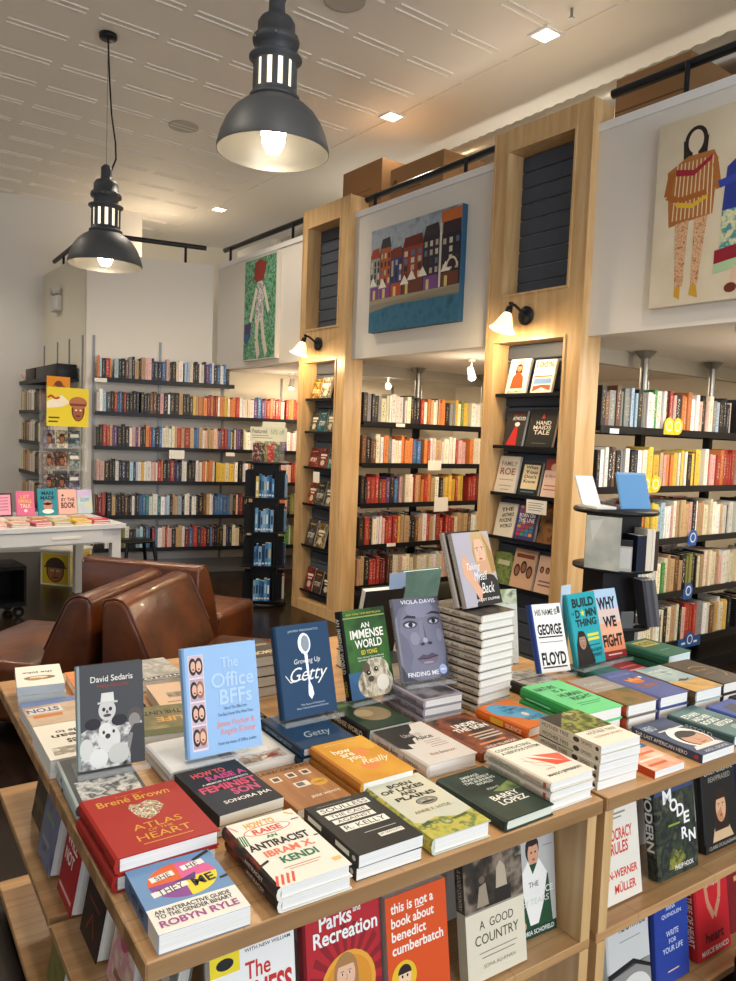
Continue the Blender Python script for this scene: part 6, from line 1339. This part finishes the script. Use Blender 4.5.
low(1.965, 1.14, .178, .272, cam_, Z1, 'dark leafy hardcover with scattered white capital letters', [('r', .0, .84, 1, 1, art(['2a3556', '3a4a72', '1f2434'], 9, 2)), ('t', 'M', .2, .74, .42, .88, 'f2f0ea', .04), ('t', 'O', .36, .64, .56, .77, 'f2f0ea', .04), ('t', 'D', .53, .57, .72, .7, 'f2f0ea', .04), ('t', 'E', .7, .48, .85, .6, 'f2f0ea', .04), ('t', 'R', .62, .33, .78, .45, 'f2f0ea', .04), ('t', 'N', .8, .28, .98, .4, 'f2f0ea', .04), ('p', [(.24, .08), (.3, .2), (.4, .28), (.52, .22), (.6, .27), (.68, .14), (.62, .06)], art(['6a6a2a', '8f8f3a', '3a3d22', 'a5a55a'], 30, 4, 4)), ('r', .3, .5, .6, .52, '8aa03a'), ('t', 'PHILIP HOOK', .4, .05, .88, .1, 'efece4', .02)], t_=.042, spinecol=cam_, spine=[('t', 'MODERN', .08, .2, .72, .8, 'f2f0ea', .04)])
low(2.21, 1.135, .17, .255, '1d1c1b', Z1, 'black hardcover with a dark haired portrait on the upper shelf', [('t', 'EMILY BRONT\u00cb', .1, .88, .95, .95, 'cfcabc', .01), ('t', 'REAPPRAISED', .2, .79, .86, .85, 'a9a496', 0), ('p', [(.22, .1), (.3, .26), (.5, .32), (.72, .26), (.86, .1)], 'd0b088')] + face(.52, .47, .15, .17, 'd9a880', '2e1c14', 1.5, 'a8503e', 'b98560') + [('r', .0, .0, 1, .1, '1d1c1b'), ('t', 'CLAIRE O\'CALLAGHAN', .1, .03, .9, .07, 'b9b4a4', 0)], t_=.03)
low(2.43, 1.14, .16, .25, '3a3f6a', Z1, 'indigo hardcover at the far end of the upper shelf', [('r', .2, .6, .8, .7, 'c9c9d9')])
tl_ = art(['3f8a94', '5fa3a8', '37787f'], 12, 2)
low(1.64, 1.16, .09, .235, tl_, Z2, 'teal book with curling cream ornament on the bottom shelf', [('l', [(.3, .1), (.5, .4), (.3, .7), (.6, .9)], .06, 'd9d2b0'), ('l', [(.7, .2), (.55, .5), (.8, .7)], .05, 'd9d2b0')])
low(1.785, 1.135, .175, .262, 'c9c9c6', Z2, 'silvery book with a pale vessel photograph on the bottom shelf', [('t', 'HEADWATERS', .3, .78, .94, .86, '4a4a4a', .04), ('r', .3, .68, .8, .69, '8a8a88'), ('r', 0, .36, 1, .42, '4a4a48'), ('p', [(0, .36), (1, .42), (1, 0), (0, 0)], '8c8a86'), ('e', .6, .1, .4, .22, 'd6d4ce'), ('e', .6, .06, .28, .14, 'b9b7b0'), ('p', [(0, .36), (.6, .42), (1, .3), (1, .34), (.6, .47), (0, .42)], '1f1f20')], t_=.03)
low(1.975, 1.125, .15, .262, '2c4296', Z2, 'plain royal blue book with silver lettering on the bottom shelf', [('t', 'ANNA', .34, .78, .62, .83, 'cfd6ea', .01), ('t', 'QUINDLEN', .2, .7, .8, .75, 'cfd6ea', .01), ('t', 'WRITE', .32, .5, .7, .56, 'cfd6ea', .01), ('t', 'FOR', .4, .42, .62, .47, 'cfd6ea', .01), ('t', 'YOUR LIFE', .2, .33, .82, .39, 'cfd6ea', .01), ('r', .34, .12, .68, .135, 'e0b9a0')], lean=7)
low(2.185, 1.13, .165, .262, 'c4222a', Z2, 'bright red hardcover with two pale arms on the bottom shelf', [('l', [(.28, .95), (.36, .6), (.52, .42)], .09, 'c98a6a'), ('l', [(.78, .95), (.72, .6), (.56, .42)], .09, 'c98a6a'), ('t', 'Women', .3, .86, .8, .95, '6a1216', .02), ('t', 'in myth', .34, .76, .72, .8, 'f0e3dc', 0), ('t', 'heart', .24, .16, .8, .28, '4a1013', .03), ('t', 'MARCIE BIANCO', .1, .04, .92, .1, 'f0e3dc', .02)], t_=.04, spinecol='b01f26', spine=[('t', 'CULTURE OF HEART', .15, .25, .85, .75, 'f0e3dc', .02)])
low(2.40, 1.135, .16, .255, '7a1a20', Z2, 'dark red book at the end of the bottom shelf', [('r', .2, .6, .8, .66, 'd9a060')])
# the open end of the corner table: books facing out to the aisle
def end(y, w, h, base, z, label, ops, x=.54, lean=10, t_=.028, hard=True, spinecol=None):
    book('shelf_display_book', w, h, t_, base, x, y, z, -90 + TY, lean, ops=ops, label=label, hard=hard, spinecol=spinecol)
end(2.33, .15, .232, art(['2a241d', '4a4032', '3a3226', '6a5c44'], 22, 3), Z1, 'dark patterned book at the far end of the aisle shelf', [('r', .15, .7, .85, .8, '8a7a55'), ('r', .15, .2, .85, .3, '5a5038')], x=.57)
end(2.10, .165, .252, art(['5a6484', '6f7894', '7f7f86', '4f5878'], 18, 4), Z1, 'blue grey book second along the aisle shelf', [('r', .15, .75, .8, .85, 'a9a58a'), ('r', .2, .45, .8, .5, '8a9070'), ('r', .2, .2, .7, .25, '9a94a0')], t_=.034)
end(1.895, .15, .232, 'a8252a', Z1, 'red book with white words third along the aisle shelf', [('t', 'THIS', .15, .74, .7, .88, 'f0e9e2', .03), ('t', 'WILL', .15, .56, .8, .7, 'f0e9e2', .03), ('t', 'NOT', .15, .38, .7, .52, 'f0e9e2', .03), ('r', .1, .08, .9, .12, 'e3b0a8')], t_=.034)
end(1.70, .15, .235, '2a211d', Z1, 'black book with thin red ornament fourth along the aisle shelf', [('t', 'NO', .2, .72, .7, .86, 'd9d2c6', .01), ('t', 'IDEAL', .15, .56, .85, .68, 'd9d2c6', .01), ('l', [(.3, .1), (.5, .3), (.7, .12)], .02, 'a0402e'), ('l', [(.2, .4), (.8, .4)], .015, 'a0402e')], t_=.032)
end(1.515, .15, .25, art(['d9c9b0', 'c98a94', 'e3d9c4', '8aa06a'], 14, 3), Z1, 'pale flowered book with a yellow spine fifth along the aisle shelf', [('e', .5, .5, .2, .14, 'b5506a'), ('r', .3, .1, .7, .16, '8a6a4a')], spinecol='dccf2e')
end(1.335, .15, .24, '8f8d88', Z1, 'grey book last along the aisle shelf by the corner', [('r', .2, .6, .8, .7, 'd9d6cf'), ('r', .2, .3, .8, .36, '5a5a58')])
end(2.02, .15, .235, art(['6a6a3f', '7f7a44', '55562f'], 10, 3), Z2, 'olive book on the bottom aisle shelf', [('r', .2, .6, .8, .7, 'c9c08a')])
end(1.80, .165, .24, '4f93a4', Z2, 'blue green book on the bottom aisle shelf', [('r', .15, .7, .85, .8, '9ac4c9')])
end(1.58, .15, .24, 'd6cfc0', Z2, 'cream book on the bottom aisle shelf', [('r', .2, .6, .8, .7, '8a6a50')])

# a dark woolly bag leaning at the right table's foot
m = MB(); bm = bmesh.new(); bmesh.ops.create_icosphere(bm, subdivisions=4, radius=1)
rr = random.Random(3)
for v in bm.verts:
    f = 1 + rr.uniform(-.05, .05); v.co = Vector((v.co.x * .11 * f, v.co.y * .09 * f, v.co.z * .13 * f))
m.bm(bm, mat('17161a', .95)); o = m.build('woolly_bag', loc=(2.15, .915, .1375)); tag(o, 'black woolly bag on the floor before the red hardcover', 'bag')

# ------------------------------------------------------------------ colour management
w = bpy.data.worlds.new('world'); SC.world = w; w.use_nodes = True
bg = w.node_tree.nodes['Background']; bg.inputs[0].default_value = (.75, .82, 1, 1); bg.inputs[1].default_value = .8
vs = SC.view_settings
SC.display_settings.display_device = 'sRGB'
vs.view_transform = 'Standard'; vs.look = 'None'; vs.gamma = 1; vs.use_curve_mapping = False
vs.exposure = .06
SC.cycles.use_denoising = True
SC.cycles.max_bounces = 8
SC.cycles.sample_clamp_indirect = 6
